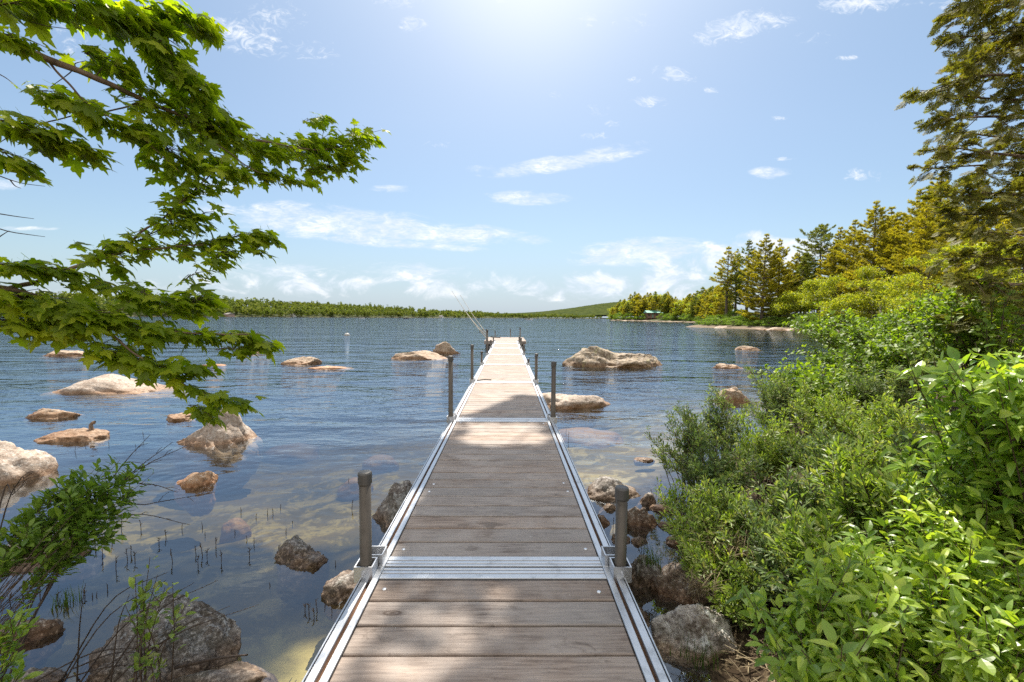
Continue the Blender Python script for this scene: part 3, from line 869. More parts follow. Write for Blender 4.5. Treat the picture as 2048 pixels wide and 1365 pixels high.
def frond(seed=0):
    """flat feathery cedar spray"""
    r = random.Random(seed); V = []; Fs = []
    def blade(ax, ay, bx, by, w, z0, z1):
        L = math.hypot(bx - ax, by - ay) + 1e-6; nx_, ny_ = -(by - ay) / L * w, (bx - ax) / L * w
        k = len(V)
        V.extend([(ax - nx_ * .6, ay - ny_ * .6, z0), (ax + nx_ * .6, ay + ny_ * .6, z0), ((ax + bx) / 2 + nx_, (ay + by) / 2 + ny_, (z0 + z1) / 2), (bx, by, z1), ((ax + bx) / 2 - nx_, (ay + by) / 2 - ny_, (z0 + z1) / 2)])
        Fs.append((k, k + 1, k + 2, k + 3, k + 4))
    blade(0, 0, 0, 1.0, 0.03, 0, -0.15)
    for i in range(9):
        t = 0.10 + 0.095 * i
        for s in (-1, 1):
            L = (0.50 * (1 - t) + 0.10) * r.uniform(.75, 1.15)
            a = rad(r.uniform(38, 58)); z = -0.15 * t
            ex, ey = s * L * math.sin(a), t + L * math.cos(a); z1 = z - r.uniform(0.02, .14) * L
            blade(0, t, ex, ey, 0.034, z, z1)
            if L > 0.3:
                for q in (0.45, 0.72):
                    mx, my = ex * q, t + (ey - t) * q
                    blade(mx, my, mx + s * 0.02, my + 0.17, 0.026, z, z1)
                    blade(mx, my, mx + s * 0.15, my + 0.02, 0.026, z, z1)
    return T(V, Fs)
def tuft(n=12, seed=0, w=0.055):
    """bundle of pine needles fanning forward and up"""
    r = random.Random(seed); V = []; Fs = []
    for i in range(n):
        a = r.uniform(0, 2 * math.pi); e = r.uniform(0.15, 1.15)
        d = Vector((math.sin(e) * math.cos(a), math.cos(e), abs(math.sin(e) * math.sin(a)) * 0.8 - 0.1)).normalized()
        sd = d.cross(Vector((r.uniform(-1, 1), r.uniform(-1, 1), 1))).normalized() * w
        L = r.uniform(0.7, 1.0); k = len(V)
        V += [tuple(-sd * .5), tuple(sd * .5), tuple(d * L * .6 + sd), tuple(d * L), tuple(d * L * .6 - sd)]
        Fs.append((k, k + 1, k + 2, k + 3, k + 4))
    return T(V, Fs)

ML = [maple_leaf(0.15), maple_leaf(0.45), maple_leaf(0.8)]
OVAL = oval_leaf(0.46, 0.16, 0.25)
OVALS = [OVAL, oval_leaf(0.40, 0.30, 0.55), oval_leaf(0.52, 0.06, -0.15), oval_leaf(0.36, 0.22, 0.9)]
NARROW = oval_leaf(0.30, 0.20, 0.12, 0.6, 3)
ROUND = oval_leaf(0.72, 0.10, 0.15, 0.5, 4)
CARD = card_leaf()
FROND = [frond(k) for k in range(3)]
TUFT = [tuft(12, k) for k in range(3)]

# ------------------------------------------------------------------ maple
UPV = np.array([0, 0, 1.0])
def spray_leaves(mb, pts3, spread, n, size, droop=(2, 52), twigs=None):
    """leaves on twiglets around a 3-D polyline"""
    P = np.array([tuple(p) for p in curve(pts3, 24)])
    i = NR.uniform(0, 22.99, n); k = i.astype(int); f = (i - k)[:, None]
    base = P[k] * (1 - f) + P[k + 1] * f
    tan = norm(P[k + 1] - P[k])
    # sideways offset: mostly flat layers
    off = rnd(n) * np.array([1, 1.0, 0.42]); off = norm(off) * (NR.uniform(0.05, 1, (n, 1)) ** 0.7) * spread
    pos = base + off + tan * NR.uniform(-.02, .05, (n, 1))
    out = norm(off / spread + tan * 0.8 + rnd(n, 0.35)); out[:, 2] *= 0.3; out = norm(out)
    dr = np.radians(NR.uniform(droop[0], droop[1], n))[:, None]
    tip = out * np.cos(dr) - UPV * np.sin(dr)
    up = norm(UPV[None, :] + out * np.tan(dr * 0.6) + rnd(n, 0.35))
    X, Y, Z = frames(tip, up)
    S = size * NR.uniform(0.45, 1.15, n)
    which = NR.integers(0, 3, n)
    for t in range(3):
        m_ = which == t
        mb.scatter(ML[t], pos[m_], X[m_], Y[m_], Z[m_], S[m_])
    if twigs is not None:
        for j in range(0, n, 3):
            b = base[j]; e = pos[j] - tip[j] * 0.0
            m1 = (b + e) / 2 + np.array([0, 0, 0.012])
            twigs.tube([b - tan[j] * 0.03, m1, e], [0.0022, 0.0016, 0.0011], 4)

tree = empty('maple_tree', (-3.6, 0.35, 0.2), 'maple tree reaching in from the upper left with lobed green leaves over the water', 'tree')
def pp(*a): return [at(x, y, d) - Vector(tree.location) for (x, y, d) in a]
tb = MB()
trunk_pts = [Vector((0, 0, -0.35)), Vector((0.03, 0, 1.2)), Vector((-.02, .05, 3.0)), Vector((.15, .2, 5.2)), Vector((.5, .8, 8.0)), Vector((1.0, 2.0, 13.0))]
tb.tube(curve(trunk_pts, 30), [0.17 - 0.004 * k for k in range(30)], 14)
tb.build('trunk', M['bark'], tree, smooth=True)
MAINB = pp((-60, 70, 1.9), (0, 88, 2.0), (60, 108, 2.05), (130, 133, 2.1), (200, 160, 2.2), (262, 187, 2.3), (320, 215, 2.4), (400, 245, 2.5), (480, 270, 2.7), (560, 290, 2.9), (640, 300, 3.15), (700, 288, 3.35))
LOW1 = pp((-60, 575, 1.9), (0, 578, 1.95), (50, 586, 2.0), (120, 606, 2.05), (200, 640, 2.1), (300, 662, 2.2), (420, 668, 2.3), (515, 668, 2.4))
LOW2 = pp((20, 580, 1.98), (90, 556, 2.1), (170, 530, 2.2), (245, 500, 2.3), (300, 455, 2.35), (345, 420, 2.4), (385, 385, 2.45), (445, 325, 2.5))
LOW3 = pp((245, 500, 2.3), (330, 496, 2.4), (420, 486, 2.5), (500, 470, 2.6), (552, 482, 2.7))
LOW4 = pp((180, 632, 2.1), (260, 700, 2.1), (330, 745, 2.15), (400, 785, 2.2), (450, 800, 2.2))
UP1 = pp((-40, -60, 2.0), (60, -20, 2.1), (180, 15, 2.2), (290, 50, 2.3), (345, 110, 2.35), (390, 170, 2.45), (430, 235, 2.55))
SIDE1 = pp((95, 120, 2.08), (130, 160, 2.1), (170, 205, 2.15), (240, 245, 2.25), (310, 300, 2.3), (360, 345, 2.4))
SIDE2 = pp((290, 205, 2.38), (210, 222, 2.3), (110, 240, 2.2), (40, 268, 2.1), (0, 285, 2.0))
SIDE3 = pp((380, 240, 2.5), (450, 300, 2.6), (520, 345, 2.8), (600, 372, 3.0))
woods = [(MAINB, 0.022, 0.004), (LOW1, 0.014, 0.003), (LOW2, 0.011, 0.002), (LOW3, 0.005, 0.0015), (LOW4, 0.006, 0.0018), (UP1, 0.012, 0.003), (SIDE1, 0.006, 0.0015), (SIDE2, 0.005, 0.0015), (SIDE3, 0.006, 0.0015)]
for (pts, r0, r1) in woods:
    q = MB(); n = 40; c = curve(pts, n)
    q.tube([p + Vector((mnoise.noise(p * 9), mnoise.noise(p * 9 + Vector((5, 0, 0))), mnoise.noise(p * 9 + Vector((0, 7, 0))))) * 0.012 for p in c],
           [(r0 + (r1 - r0) * (k / (n - 1)) ** .8) * (1 + .12 * mnoise.noise(c[k] * 25)) for k in range(n)], 8)
    q.build('branch', M['bark'], tree, smooth=True)
# connect the visible boughs to the trunk
for (pts, r0) in ((MAINB, 0.024), (LOW1, 0.016), (UP1, 0.014)):
    e = pts[0]; z = e.z
    q = MB(); q.tube(curve([Vector((0, 0, z - 0.25)), e * 0.5 + Vector((0, 0, z * .5 - .08)), e], 12), [r0 * 2.4 - r0 * 1.4 * k / 11 for k in range(12)], 8)
    q.build('branch', M['bark'], tree, smooth=True)
q = MB()   # bare dead twigs
for pts in (((-20, 345, 2.2), (20, 360, 2.2), (50, 368, 2.2), (90, 373, 2.2)), ((20, 360, 2.2), (30, 372, 2.2), (42, 377, 2.2)),
            ((-20, 425, 2.2), (30, 433, 2.2), (68, 438, 2.2)), ((-20, 452, 2.2), (20, 464, 2.2), (60, 470, 2.2), (90, 474, 2.2)), ((-10, 480, 2.2), (5, 470, 2.2), (18, 462, 2.2)),
            ((-10, 145, 2.1), (10, 155, 2.1), (30, 170, 2.1)), ((0, 15, 2), (40, 35, 2), (90, 52, 2), (140, 58, 2)),
            ((155, 140, 2.12), (150, 128, 2.14), (172, 122, 2.16)), ((150, 135, 2.12), (135, 150, 2.1), (100, 175, 2.1)), ((190, 155, 2.2), (205, 135, 2.2))):
    q.tube(curve(pp(*pts), 8), [0.0032 - 0.0003 * k for k in range(8)], 5)
q.build('dead_twig', M['dead'], tree, smooth=True)

fl = MB(); tw = MB()
PXM = 2.2 / F          # metres per px at about 2.2 m
sprays = [
    (((270, 195, 2.4), (340, 225, 2.45), (430, 255, 2.6)), 52, 170, .085),
    (((400, 250, 2.6), (480, 285, 2.8), (560, 300, 3.0), (640, 300, 3.2)), 50, 300, .085),
    (((600, 290, 3.1), (680, 285, 3.3), (735, 275, 3.4)), 34, 200, .080),
    (((620, 240, 3.2), (645, 235, 3.2)), 16, 26, .075),
    (((620, 340, 3.2), (680, 330, 3.3), (715, 310, 3.3)), 26, 110, .078),
    (((480, 330, 2.8), (540, 350, 2.9), (620, 368, 3.0)), 22, 100, .08),
    (((300, 60, 2.3), (340, 120, 2.35), (385, 180, 2.45), (430, 240, 2.55)), 40, 230, .085),
    (((0, 10, 1.9), (60, 5, 2.0), (120, 5, 2.1)), 30, 90, .09),
    (((150, 10, 2.1), (220, 30, 2.2), (300, 50, 2.3)), 38, 190, .088),
    (((300, 20, 2.3), (360, 30, 2.4), (410, 50, 2.5)), 26, 120, .082),
    (((400, 40, 2.5), (425, 70, 2.6)), 14, 34, .075),
    (((0, 70, 1.9), (40, 80, 1.95)), 24, 30, .09),
    (((180, 110, 2.2), (225, 125, 2.25), (262, 158, 2.3)), 32, 80, .085),
    (((0, 240, 2.0), (60, 262, 2.05), (120, 285, 2.15), (168, 300, 2.2)), 34, 190, .085),
    (((0, 300, 2.0), (45, 335, 2.05)), 18, 34, .085),
    (((75, 185, 2.1), (130, 205, 2.15), (200, 235, 2.2), (280, 268, 2.3)), 30, 150, .085),
    (((300, 235, 2.35), (335, 300, 2.4), (350, 335, 2.45)), 38, 130, .085),
    (((400, 290, 2.5), (440, 330, 2.55), (470, 350, 2.6)), 30, 90, .085),
    (((335, 455, 2.4), (380, 392, 2.45), (430, 345, 2.5)), 30, 100, .085),
    (((170, 520, 2.2), (240, 498, 2.3), (330, 455, 2.4), (410, 430, 2.45)), 36, 170, .085),
    (((300, 500, 2.4), (420, 486, 2.5), (500, 470, 2.6), (548, 480, 2.7)), 24, 150, .082),
    (((510, 495, 2.6), (528, 505, 2.6)), 9, 10, .08),
    (((0, 530, 1.9), (70, 535, 2.0), (150, 545, 2.1)), 24, 90, .085),
    (((0, 590, 1.95), (90, 605, 2.0), (200, 635, 2.1), (310, 665, 2.2)), 46, 300, .09),
    (((0, 640, 1.9), (60, 650, 1.95), (150, 655, 2.0)), 34, 110, .09),
    (((180, 560, 2.2), (280, 590, 2.25), (370, 610, 2.3), (400, 600, 2.35)), 36, 210, .085),
    (((370, 560, 2.35), (430, 520, 2.4), (460, 500, 2.5)), 22, 70, .08),
    (((290, 662, 2.2), (400, 672, 2.3), (480, 672, 2.4), (520, 685, 2.45)), 26, 150, .085),
    (((440, 700, 2.3), (480, 700, 2.35)), 12, 16, .08),
    (((170, 690, 2.1), (240, 712, 2.1), (330, 735, 2.15), (390, 740, 2.2)), 32, 150, .09),
    (((330, 765, 2.15), (400, 785, 2.2), (450, 800, 2.2), (490, 808, 2.25)), 18, 66, .085),
    (((385, 815, 2.2), (420, 832, 2.2)), 12, 18, .085),
]
for (pts, spread, n, size) in sprays:
    d = sum(p[2] for p in pts) / len(pts)
    spray_leaves(fl, pp(*pts), spread * d / F * 1.15, int(n * 0.86), size * .95, twigs=tw)
tw.build('twigs', M['stem'], tree, smooth=True)

# overhead crown: it stands above the top of the picture and shades the near deck
SUN_EL, SUN_AZ = rad(58.0), rad(3.6)          # azimuth east of +Y
SD = Vector((math.sin(SUN_AZ) * math.cos(SUN_EL), math.cos(SUN_AZ) * math.cos(SUN_EL), math.sin(SUN_EL)))
def shade_prob(x, y):
    n = mnoise.noise(Vector((x * 0.9, y * 0.9, 3.3))) + 0.5 * mnoise.noise(Vector((x * 2.6, y * 2.6, 8.3)))
    p = 0.0
    if 1.98 < y < 4.15: p = 1.0
    if y > 4.15 and y < 4.9: p = 1.0 if (n > 0.1) else 0.08
    if -0.42 < x < 0.45 and 4.02 < y < 5.0: p = 0.0
    if 4.9 <= y < 6.9:
        edge = 5.35 + 1.3 * min(1, max(0, (x + 0.35) / 0.6))
        p = 0.95 if 5.0 < y < edge + 0.5 * n else 0.0
        if y < 5.3 and n > 0.12: p = 0.1
    if y <= 1.98: p = 0.95 if x > 0.02 + 0.22 * n + (0.1 if y > 1.7 else 0) else (0.10 if x > -0.62 else 0.2)
    if x < -0.5:
        p = 0.85 if y < 3.3 + 0.6 * n else (0.35 if y < 4.3 else 0.0)
        if x > -1.2 and y < 2.95: p = 0.02
        elif y < 2.05: p = 0.35
    if x > 0.65:
        p = 0.75 if (n > -0.15 and y < 4.5) else 0.0
        if x > 1.0: p *= 0.12
    return p
cr = []
for _ in range(90000):
    x = R.uniform(-3.2, 2.4); y = R.uniform(0.7, 6.9)
    if R.random() < shade_prob(x, y): cr.append((x, y))
    if len(cr) > 9500: break
cr = np.array(cr); n = len(cr)
tt = 11.5 + 1.12 * (cr[:, 1] - 2).clip(-0.3, 6) + NR.uniform(0, 3.0, n)
pos = np.stack([cr[:, 0] + tt * SD.x, cr[:, 1] + tt * SD.y, 0.4 + tt * SD.z], -1) - np.array(tree.location)
tip = rnd(n) * np.array([1, 1, .3]) - UPV * 0.2
X, Y, Z = frames(norm(tip), norm(UPV[None, :] + np.array(SD)[None, :] * .6 + rnd(n, .25)))
fl.scatter(ML[0], pos, X, Y, Z, NR.uniform(.10, .16, n))
fl.build('foliage', M['maple'], tree)
for (x, y, h) in ((-1.5, 3.0, 7.0), (0.2, 3.4, 7.6), (0.6, 5.4, 9.9), (-2.3, 4.2, 7.4), (1.6, 3.6, 7.4)):
    tt = 12.5 + 1.12 * (y - 2)
    e = Vector((x + tt * SD.x, y + tt * SD.y, 0.5 + tt * SD.z)) - Vector(tree.location)
    s_ = curve(trunk_pts, 30)[24]
    q = MB(); q.tube(curve([s_, s_.lerp(e, .5) + Vector((0, 0, .6)), e], 14), [.07 - .0045 * k for k in range(14)], 8)
    q.build('branch', M['bark'], tree, smooth=True)

# ------------------------------------------------------------------ shrubs
def shrub(name, label, cat, group, base, tips, leaf, mat, size, per, stem_r=0.006, lstart=4, ang=(25, 65), top_frac=0.55, leafspread=0.02, stemmat='stem', side=3, part='foliage', bushy=0.12, nmax=None):
    """stems rise from around base to each tip; leaves spiral along the outer part of stems and side shoots"""
    base = Vector(base)
    root = empty(name, base, label, cat, group)
    st = MB(); lf = MB()
    P = []; D = []; Sg = []
    for tp in tips:
        tp = Vector(tp) - base
        b = Vector((R.gauss(0, .06), R.gauss(0, .06), -0.05)) + Vector((tp.x * .18, tp.y * .18, 0))
        mid = b.lerp(tp, 0.5) + Vector((R.gauss(0, .035), R.gauss(0, .035), 0.10 * tp.z)) - Vector((tp.x, tp.y, 0)) * 0.12
        c = curve([b, mid, tp], 10)
        st.tube(c, [stem_r * (1 - .085 * k) for k in range(10)], 5)
        axes = [(c[lstart:], 1.0)]
        for s in range(side):
            k = R.randint(lstart, 8); o_ = c[k]; dv = (c[k + 1] - c[k - 1]).normalized()
            sd = (dv + Vector((R.gauss(0, .7), R.gauss(0, .7), R.gauss(0.15, .3)))).normalized() * bushy * R.uniform(.6, 1.4)
            cc = [o_, o_ + sd * .5 + Vector((0, 0, .005)), o_ + sd + Vector((0, 0, .02))]
            st.tube(cc, [stem_r * .45, stem_r * .35, stem_r * .2], 4)
            axes.append((cc, .6))
        for (cc, wgt) in axes:
            A = np.array([tuple(p) for p in cc]); m_ = len(A)
            L = np.linalg.norm(A[1:] - A[:-1], axis=1).sum()
            nl = max(4, int(per * wgt))
            i = (NR.uniform(0, 1, nl) ** 0.75) * (m_ - 1.001); k = i.astype(int); f = (i - k)[:, None]
            P.append(A[k] * (1 - f) + A[k + 1] * f); D.append(norm(A[k + 1] - A[k]))
            Sg.append(0.65 + 0.5 * (1 - (i / m_) ** 4))
    P = np.concatenate(P); D = np.concatenate(D); Sg = np.concatenate(Sg); n = len(P)
    perp = norm(np.cross(D, rnd(n)))
    a = np.radians(NR.uniform(ang[0], ang[1], n))[:, None]
    tip = norm(D * np.cos(a) + perp * np.sin(a) + UPV * 0.15)
    up = norm(D * 0.8 + UPV * 0.5 - perp * .3 + rnd(n, .25))
    X, Y, Z = frames(tip, up)
    forms = leaf if isinstance(leaf, list) else [leaf]
    PP = P + perp * leafspread * NR.uniform(0, 1, (n, 1)); SS = size * Sg * NR.uniform(.5, 1.25, n); wh = NR.integers(0, len(forms), n)
    for k, lf_ in enumerate(forms):
        m_ = wh == k; lf.scatter(lf_, PP[m_], X[m_], Y[m_], Z[m_], SS[m_])
    st.build('stems', M[stemmat], root, smooth=True)
    lf.build(part, M[mat], root)
    return root

def tips_px(px, py, Y, rx, ry, n, rd, seed=0, zmin=None):
    """tips spread over an ellipse in view but at real depth; rx, ry in px at depth Y, rd depth spread in m"""
    out = []
    for _ in range(n):
        a = R.uniform(0, 2 * math.pi); q = R.random() ** .5
        dy = R.uniform(-rd, rd)
        c = at(px, py, Y)
        p = Vector((c.x + rx / F * Y * q * math.cos(a), Y + dy, c.z + ry / F * Y * q * math.sin(a)))
        if zmin is not None and p.z < zmin: p.z = zmin + R.uniform(0, .15)
        out.append(p)
    return out

def gp(px, Y, dx=0.0, x=None):
    c = at(px, 700, Y); X_ = (c.x if x is None else x) + dx
    return Vector((X_, Y, gz(X_, Y)))

GR = 'narrow leaved shrubs along the shore'
# (base px, depth, [(tip cluster px, py, rx, ry, n)], label)
gale = [
    (1400, 3.9, [(1350, 885, 58, 70, 26), (1375, 840, 30, 35, 12)], .030, 'gale', 'leftmost waterside shrub, its blue green tips leaning out over the lake'),
    (1470, 4.3, [(1440, 850, 60, 48, 30), (1450, 800, 20, 22, 8)], .030, 'gale', 'dense waterside shrub below the pink pointed rock'),
    (1580, 4.7, [(1550, 800, 62, 50, 34), (1535, 755, 22, 24, 8)], .031, 'gale', 'tall waterside shrub whose dark top spire stands against the bay'),
    (1450, 3.2, [(1430, 930, 80, 62, 40)], .032, 'gale', 'rounded shrub in the middle of the shore thicket'),
    (1560, 3.5, [(1545, 880, 80, 58, 40)], .032, 'gale2', 'lighter shrub in the thicket right of the rounded one'),
    (1790, 4.8, [(1740, 770, 80, 45, 34), (1800, 750, 60, 40, 18)], .036, 'gale', 'tall fine leaved shrub joining the thicket to the alders'),
    (1690, 4.0, [(1660, 820, 90, 52, 40)], .033, 'gale2', 'bright topped shrub at the back of the thicket'),
    (1690, 3.1, [(1660, 910, 85, 55, 40)], .034, 'gale', 'dark stemmed shrub with bare brown twigs in the centre of the thicket'),
    (1420, 2.65, [(1385, 1040, 62, 42, 26), (1430, 1010, 55, 40, 18)], .030, 'gale2', 'low yellow green shrub hanging over the brown boulder'),
    (1520, 2.3, [(1400, 1120, 60, 35, 22), (1450, 1150, 60, 40, 18)], .028, 'gale2', 'lowest yellow green shrub, its twigs touching the white lichened boulder'),
    (1600, 2.1, [(1560, 1130, 80, 60, 34)], .032, 'gale', 'olive shrub between the dry grass and the broad leaved bushes'),
    (1530, 2.5, [(1500, 1050, 75, 55, 36)], .032, 'gale', 'shrub with olive leaves right above the dry grass tuft'),
    (1640, 2.4, [(1610, 1010, 75, 70, 34)], .034, 'gale', 'shaded shrub amid dead stems left of the fresh green one'),
    (1790, 3.0, [(1790, 850, 80, 60, 34)], .036, 'gale2', 'fresh green shrub just below the broad leaved branch'),
    (1780, 2.0, [(1750, 980, 72, 85, 38)], .038, 'gale2', 'upright fresh green shrub with spear shaped leaves'),
    (1700, 1.75, [(1680, 1110, 80, 75, 34)], .038, 'gale2', 'fresh spear leaved shrub leaning over the dark bank'),
    (1880, 2.2, [(1880, 930, 80, 60, 30)], .036, 'gale', 'shaded shrub at the right between two broad leaved bushes'),
]
for (bx, Y, cl, size, mat, lab) in gale:
    tips = []
    for (px, py, rx, ry, n) in cl: tips += tips_px(px, py, Y, rx, ry, n, 0.28)
    shrub('waterside_shrub', lab, 'shrub', GR, gp(bx, Y + .05), tips, NARROW, mat, size * 1.1, 34, 0.0045, side=6)

def along(pts, n, spread):
    """tips scattered about a polyline given as (px,py,Y)"""
    c = curve([at(*p) for p in pts], 20); out = []
    for _ in range(n):
        p = c[R.randint(0, 19)] + Vector((R.gauss(0, spread), R.gauss(0, spread), R.gauss(0, spread * .7)))
        out.append(p)
    return out
GB = 'broad leaved bushes at the near right'
broad = [
    (2150, 1.5, [(1880, 730, 50, 28, 8), (1960, 760, 85, 42, 20), (2040, 720, 40, 45, 14)], .062, 'broad leaved bush at the right edge, its highest sunlit sprigs near mid height', 1.35),
    (2080, 1.55, [(1940, 930, 110, 60, 26), (2020, 1000, 60, 70, 20)], .058, 'broad leaved bush in the middle of the right edge with glossy pale leaves', 1.5),
    (1900, 1.35, [(1800, 1120, 110, 60, 24), (1900, 1060, 90, 60, 22)], .052, 'broad leaved bush of bright yellow green above the lowest one', 1.4),
    (1800, 1.2, [(1640, 1260, 120, 45, 22), (1760, 1200, 110, 60, 24)], .052, 'lowest broad leaved bush spilling toward the dock at bottom right', 1.15),
    (1950, 1.15, [(1920, 1240, 110, 90, 34)], .056, 'broad leaved bush filling the bottom right corner', 1.15),
    (1780, 1.1, [(1700, 1345, 130, 40, 30)], .048, 'small broad leaved bush cut by the bottom edge left of the corner one', 1.1),
    (2000, 1.2, [(2000, 1130, 70, 80, 22)], .056, 'broad leaved bush with the largest pale leaves at the right edge', 1.2),
]
for (bx, Yb, cl, size, lab, Yt) in broad:
    tips = []
    for (px, py, rx, ry, n) in cl: tips += tips_px(px, py, Yt, rx, ry, n, 0.16)
    shrub('broad_leaved_bush', lab, 'bush', GB, gp(bx, Yb), tips, OVALS, 'bush', size * .74, 22, 0.004, ang=(40, 85), side=4, bushy=.11)

GA = 'alder shrubs between the thicket and the bay'
alder = [
    (1800, 7.0, [(1600, 642, 50, 20, 16), (1690, 655, 60, 24, 16)], 'alder shrub whose leafy arm reaches leftmost across the bay'),
    (1790, 6.2, [(1660, 715, 55, 22, 16), (1620, 770, 40, 18, 10), (1730, 740, 50, 30, 16)], 'alder shrub with curved bare branches over the golden water'),
    (1850, 6.6, [(1820, 650, 60, 36, 26), (1860, 600, 40, 30, 12)], 'alder shrub with bright round leaves before the cedar'),
    (1880, 5.6, [(1820, 700, 70, 45, 34)], 'alder shrub low and dense beneath the cedar boughs'),
    (1990, 5.2, [(1940, 620, 70, 60, 30), (1990, 700, 60, 40, 20)], 'alder shrub at the right edge under the cedar'),
    (1640, 5.2, [(1600, 770, 60, 35, 26), (1680, 760, 60, 30, 20)], 'alder shrub of small twigs just behind the waterside shrubs'),
]
for (bx, Y, cl, lab) in alder:
    tips = []
    for (px, py, rx, ry, n) in cl: tips += tips_px(px, py, Y, rx, ry, n, 0.5)
    shrub('alder_shrub', lab, 'shrub', GA, gp(bx, Y), tips, ROUND, 'alder', .055, 20, 0.010, ang=(35, 90), side=5, bushy=.24, leafspread=.05)

# near left sapling, sprigs
sp = at(60, 1230, 1.35)
base = Vector((-1.95, 1.0, gz(-1.95, 1.0)))
tips = [at(x, y, Y) for (x, y, Y) in ((200, 930, 1.75), (240, 920, 1.75), (275, 935, 1.8), (310, 945, 1.8), (160, 960, 1.7), (130, 960, 1.7), (220, 985, 1.75), (270, 990, 1.8), (290, 970, 1.8),
        (180, 1010, 1.7), (240, 1030, 1.75), (100, 1010, 1.65), (60, 1040, 1.6), (40, 1030, 1.6), (150, 1060, 1.7), (200, 1060, 1.7), (110, 1080, 1.65), (30, 1090, 1.6), (60, 1100, 1.6), (175, 950, 1.75), (255, 955, 1.8), (215, 955, 1.75), (140, 1020, 1.7), (90, 1050, 1.6))]
tips = [p for p in tips if p.z > at(100, 1065, p.y).z]
tips += [p + Vector((R.gauss(0, .04), R.gauss(0, .05), R.gauss(-.02, .03))) for p in tips]
shrub('sapling', 'slanting sapling with dark green oval leaves rising from the lower left edge', 'sapling', None, base, tips, OVAL, 'sapling', .036, 24, 0.0026, 7, ang=(30, 75), side=2, bushy=.06)
base = Vector((-1.42, 1.62, gz(-1.42, 1.62)))
tips = [at(x, y, 1.62) for (x, y) in ((300, 1115), (315, 1150), (285, 1160), (330, 1175), (265, 1190), (300, 1200), (345, 1165), (270, 1150), (250, 1210), (380, 1195))]
shrub('leafy_sprig', 'small bright sprig standing in front of the big grey lichened boulder', 'sprig', None, base, tips, OVAL, 'gale2', .032, 12, 0.0035, ang=(30, 70), side=1, bushy=.05)
base = Vector((-1.75, 1.15, gz(-1.75, 1.15)))
tips = [at(x, y, 1.35) for (x, y) in ((10, 1210), (40, 1205), (30, 1240), (10, 1260), (50, 1255), (20, 1290), (-10, 1230), (-15, 1270), (45, 1230), (35, 1350), (20, 1345))]
shrub('leafy_sprig', 'yellow green sprig at the left edge below the sapling', 'sprig', None, base, tips, OVAL, 'bush', .036, 12, 0.0035, ang=(30, 75), side=2, bushy=.05)
# bare twigs around the sapling
bt = [((100, 1130), (250, 960), (380, 888)), ((90, 1150), (230, 950), (300, 870)), ((150, 1060), (260, 950), (345, 885)), ((200, 1010), (290, 970), (355, 985)),
      ((180, 1040), (290, 1010), (430, 985)), ((150, 1090), (260, 1030), (380, 1050)), ((0, 1060), (40, 960), (50, 965)), ((0, 1010), (25, 990), (50, 967)),
      ((210, 990), (240, 910), (255, 895)), ((230, 980), (290, 900), (285, 880)), ((60, 1250), (200, 1120), (300, 1000))]
q = MB()
o0 = Vector((-1.7, 1.2, gz(-1.7, 1.2)))
for j, pts in enumerate(bt[:8]):
    Yv = 1.75 + .02 * j
    c = curve([o0 + Vector((R.gauss(0, .04), R.gauss(0, .04), 0))] + [at(x, y, Yv) for (x, y) in pts], 16)
    q.tube(c, [.0040 - .0002 * k for k in range(16)], 5)
    for k in (9, 11, 13):
        e = c[k] + Vector((R.uniform(.02, .08), R.uniform(-.03, .03), R.uniform(-.03, .06)))
        q.tube([c[k], c[k].lerp(e, .5) + Vector((0, 0, .006)), e], [.0014, .0011, .0008], 4)
tag(q.build('bare_shrub', M['dead'], smooth=True), 'bare thin twigs fanning out beside the sapling over the shallows', 'shrub')
q = MB()
for j in range(13):
    a = onz(R.uniform(-20, 260), R.uniform(1330, 1460), 0.02); a.z = max(gz(a.x, a.y), 0) + .01
    e = at(R.uniform(80, 520), R.uniform(1140, 1330), 1.65)
    if e.z < .05: e.z = .06
    c = curve([a, a.lerp(e, .5) + Vector((0, 0, R.uniform(.02, .12))), e], 10)
    q.tube(c, [.0036 - .0003 * k for k in range(10)], 5)
tag(q.build('bare_shrub', M['dead'], smooth=True), 'dry bare stems arching across the big grey boulder at bottom left', 'shrub')
q = MB()
c = curve([onz(350, 1335, .12), onz(430, 1318, .14), onz(495, 1310, .17)], 10); q.tube(c, [.008 - .0005 * k for k in range(10)], 6)
tag(q.build('fallen_branch', M['dead'], smooth=True), 'brown fallen branch lying by the bottom edge left of the dock', 'branch')

# ------------------------------------------------------------------ reeds
def reed(px, py, h, kind=0, lean=None):
    p = onz(px, py, 0.0)
    zb = gz(p.x, p.y)
    q = MB(); lx = R.gauss(0, .12) if lean is None else lean
    pts = [Vector((0, 0, max(zb, -.05))), Vector((0, 0, 0)), Vector((lx * h * .4, 0, h * .55)), Vector((lx * h, R.gauss(0, .05) * h, h))]
    q.tube(curve(pts, 8), [.0024, .0024, .0023, .0022, .002, .0019, .0016, .001], 5)
    if kind:
        for k in range(3):
            z = h * (.5 + .16 * k); a = R.uniform(0, 6.28)
            e = Vector((math.cos(a) * .014, math.sin(a) * .014, .012))
            q.tube([Vector((lx * z, 0, z)), Vector((lx * z, 0, z)) + e], [.003, .001], 4)
    o = q.build('reed_stem', M['dead'], None); o.location = (p.x, p.y, 0)
    return tag(o, 'short dark reed stem poking out of the calm shallow water', 'reed', 'reed stems in the shallows')
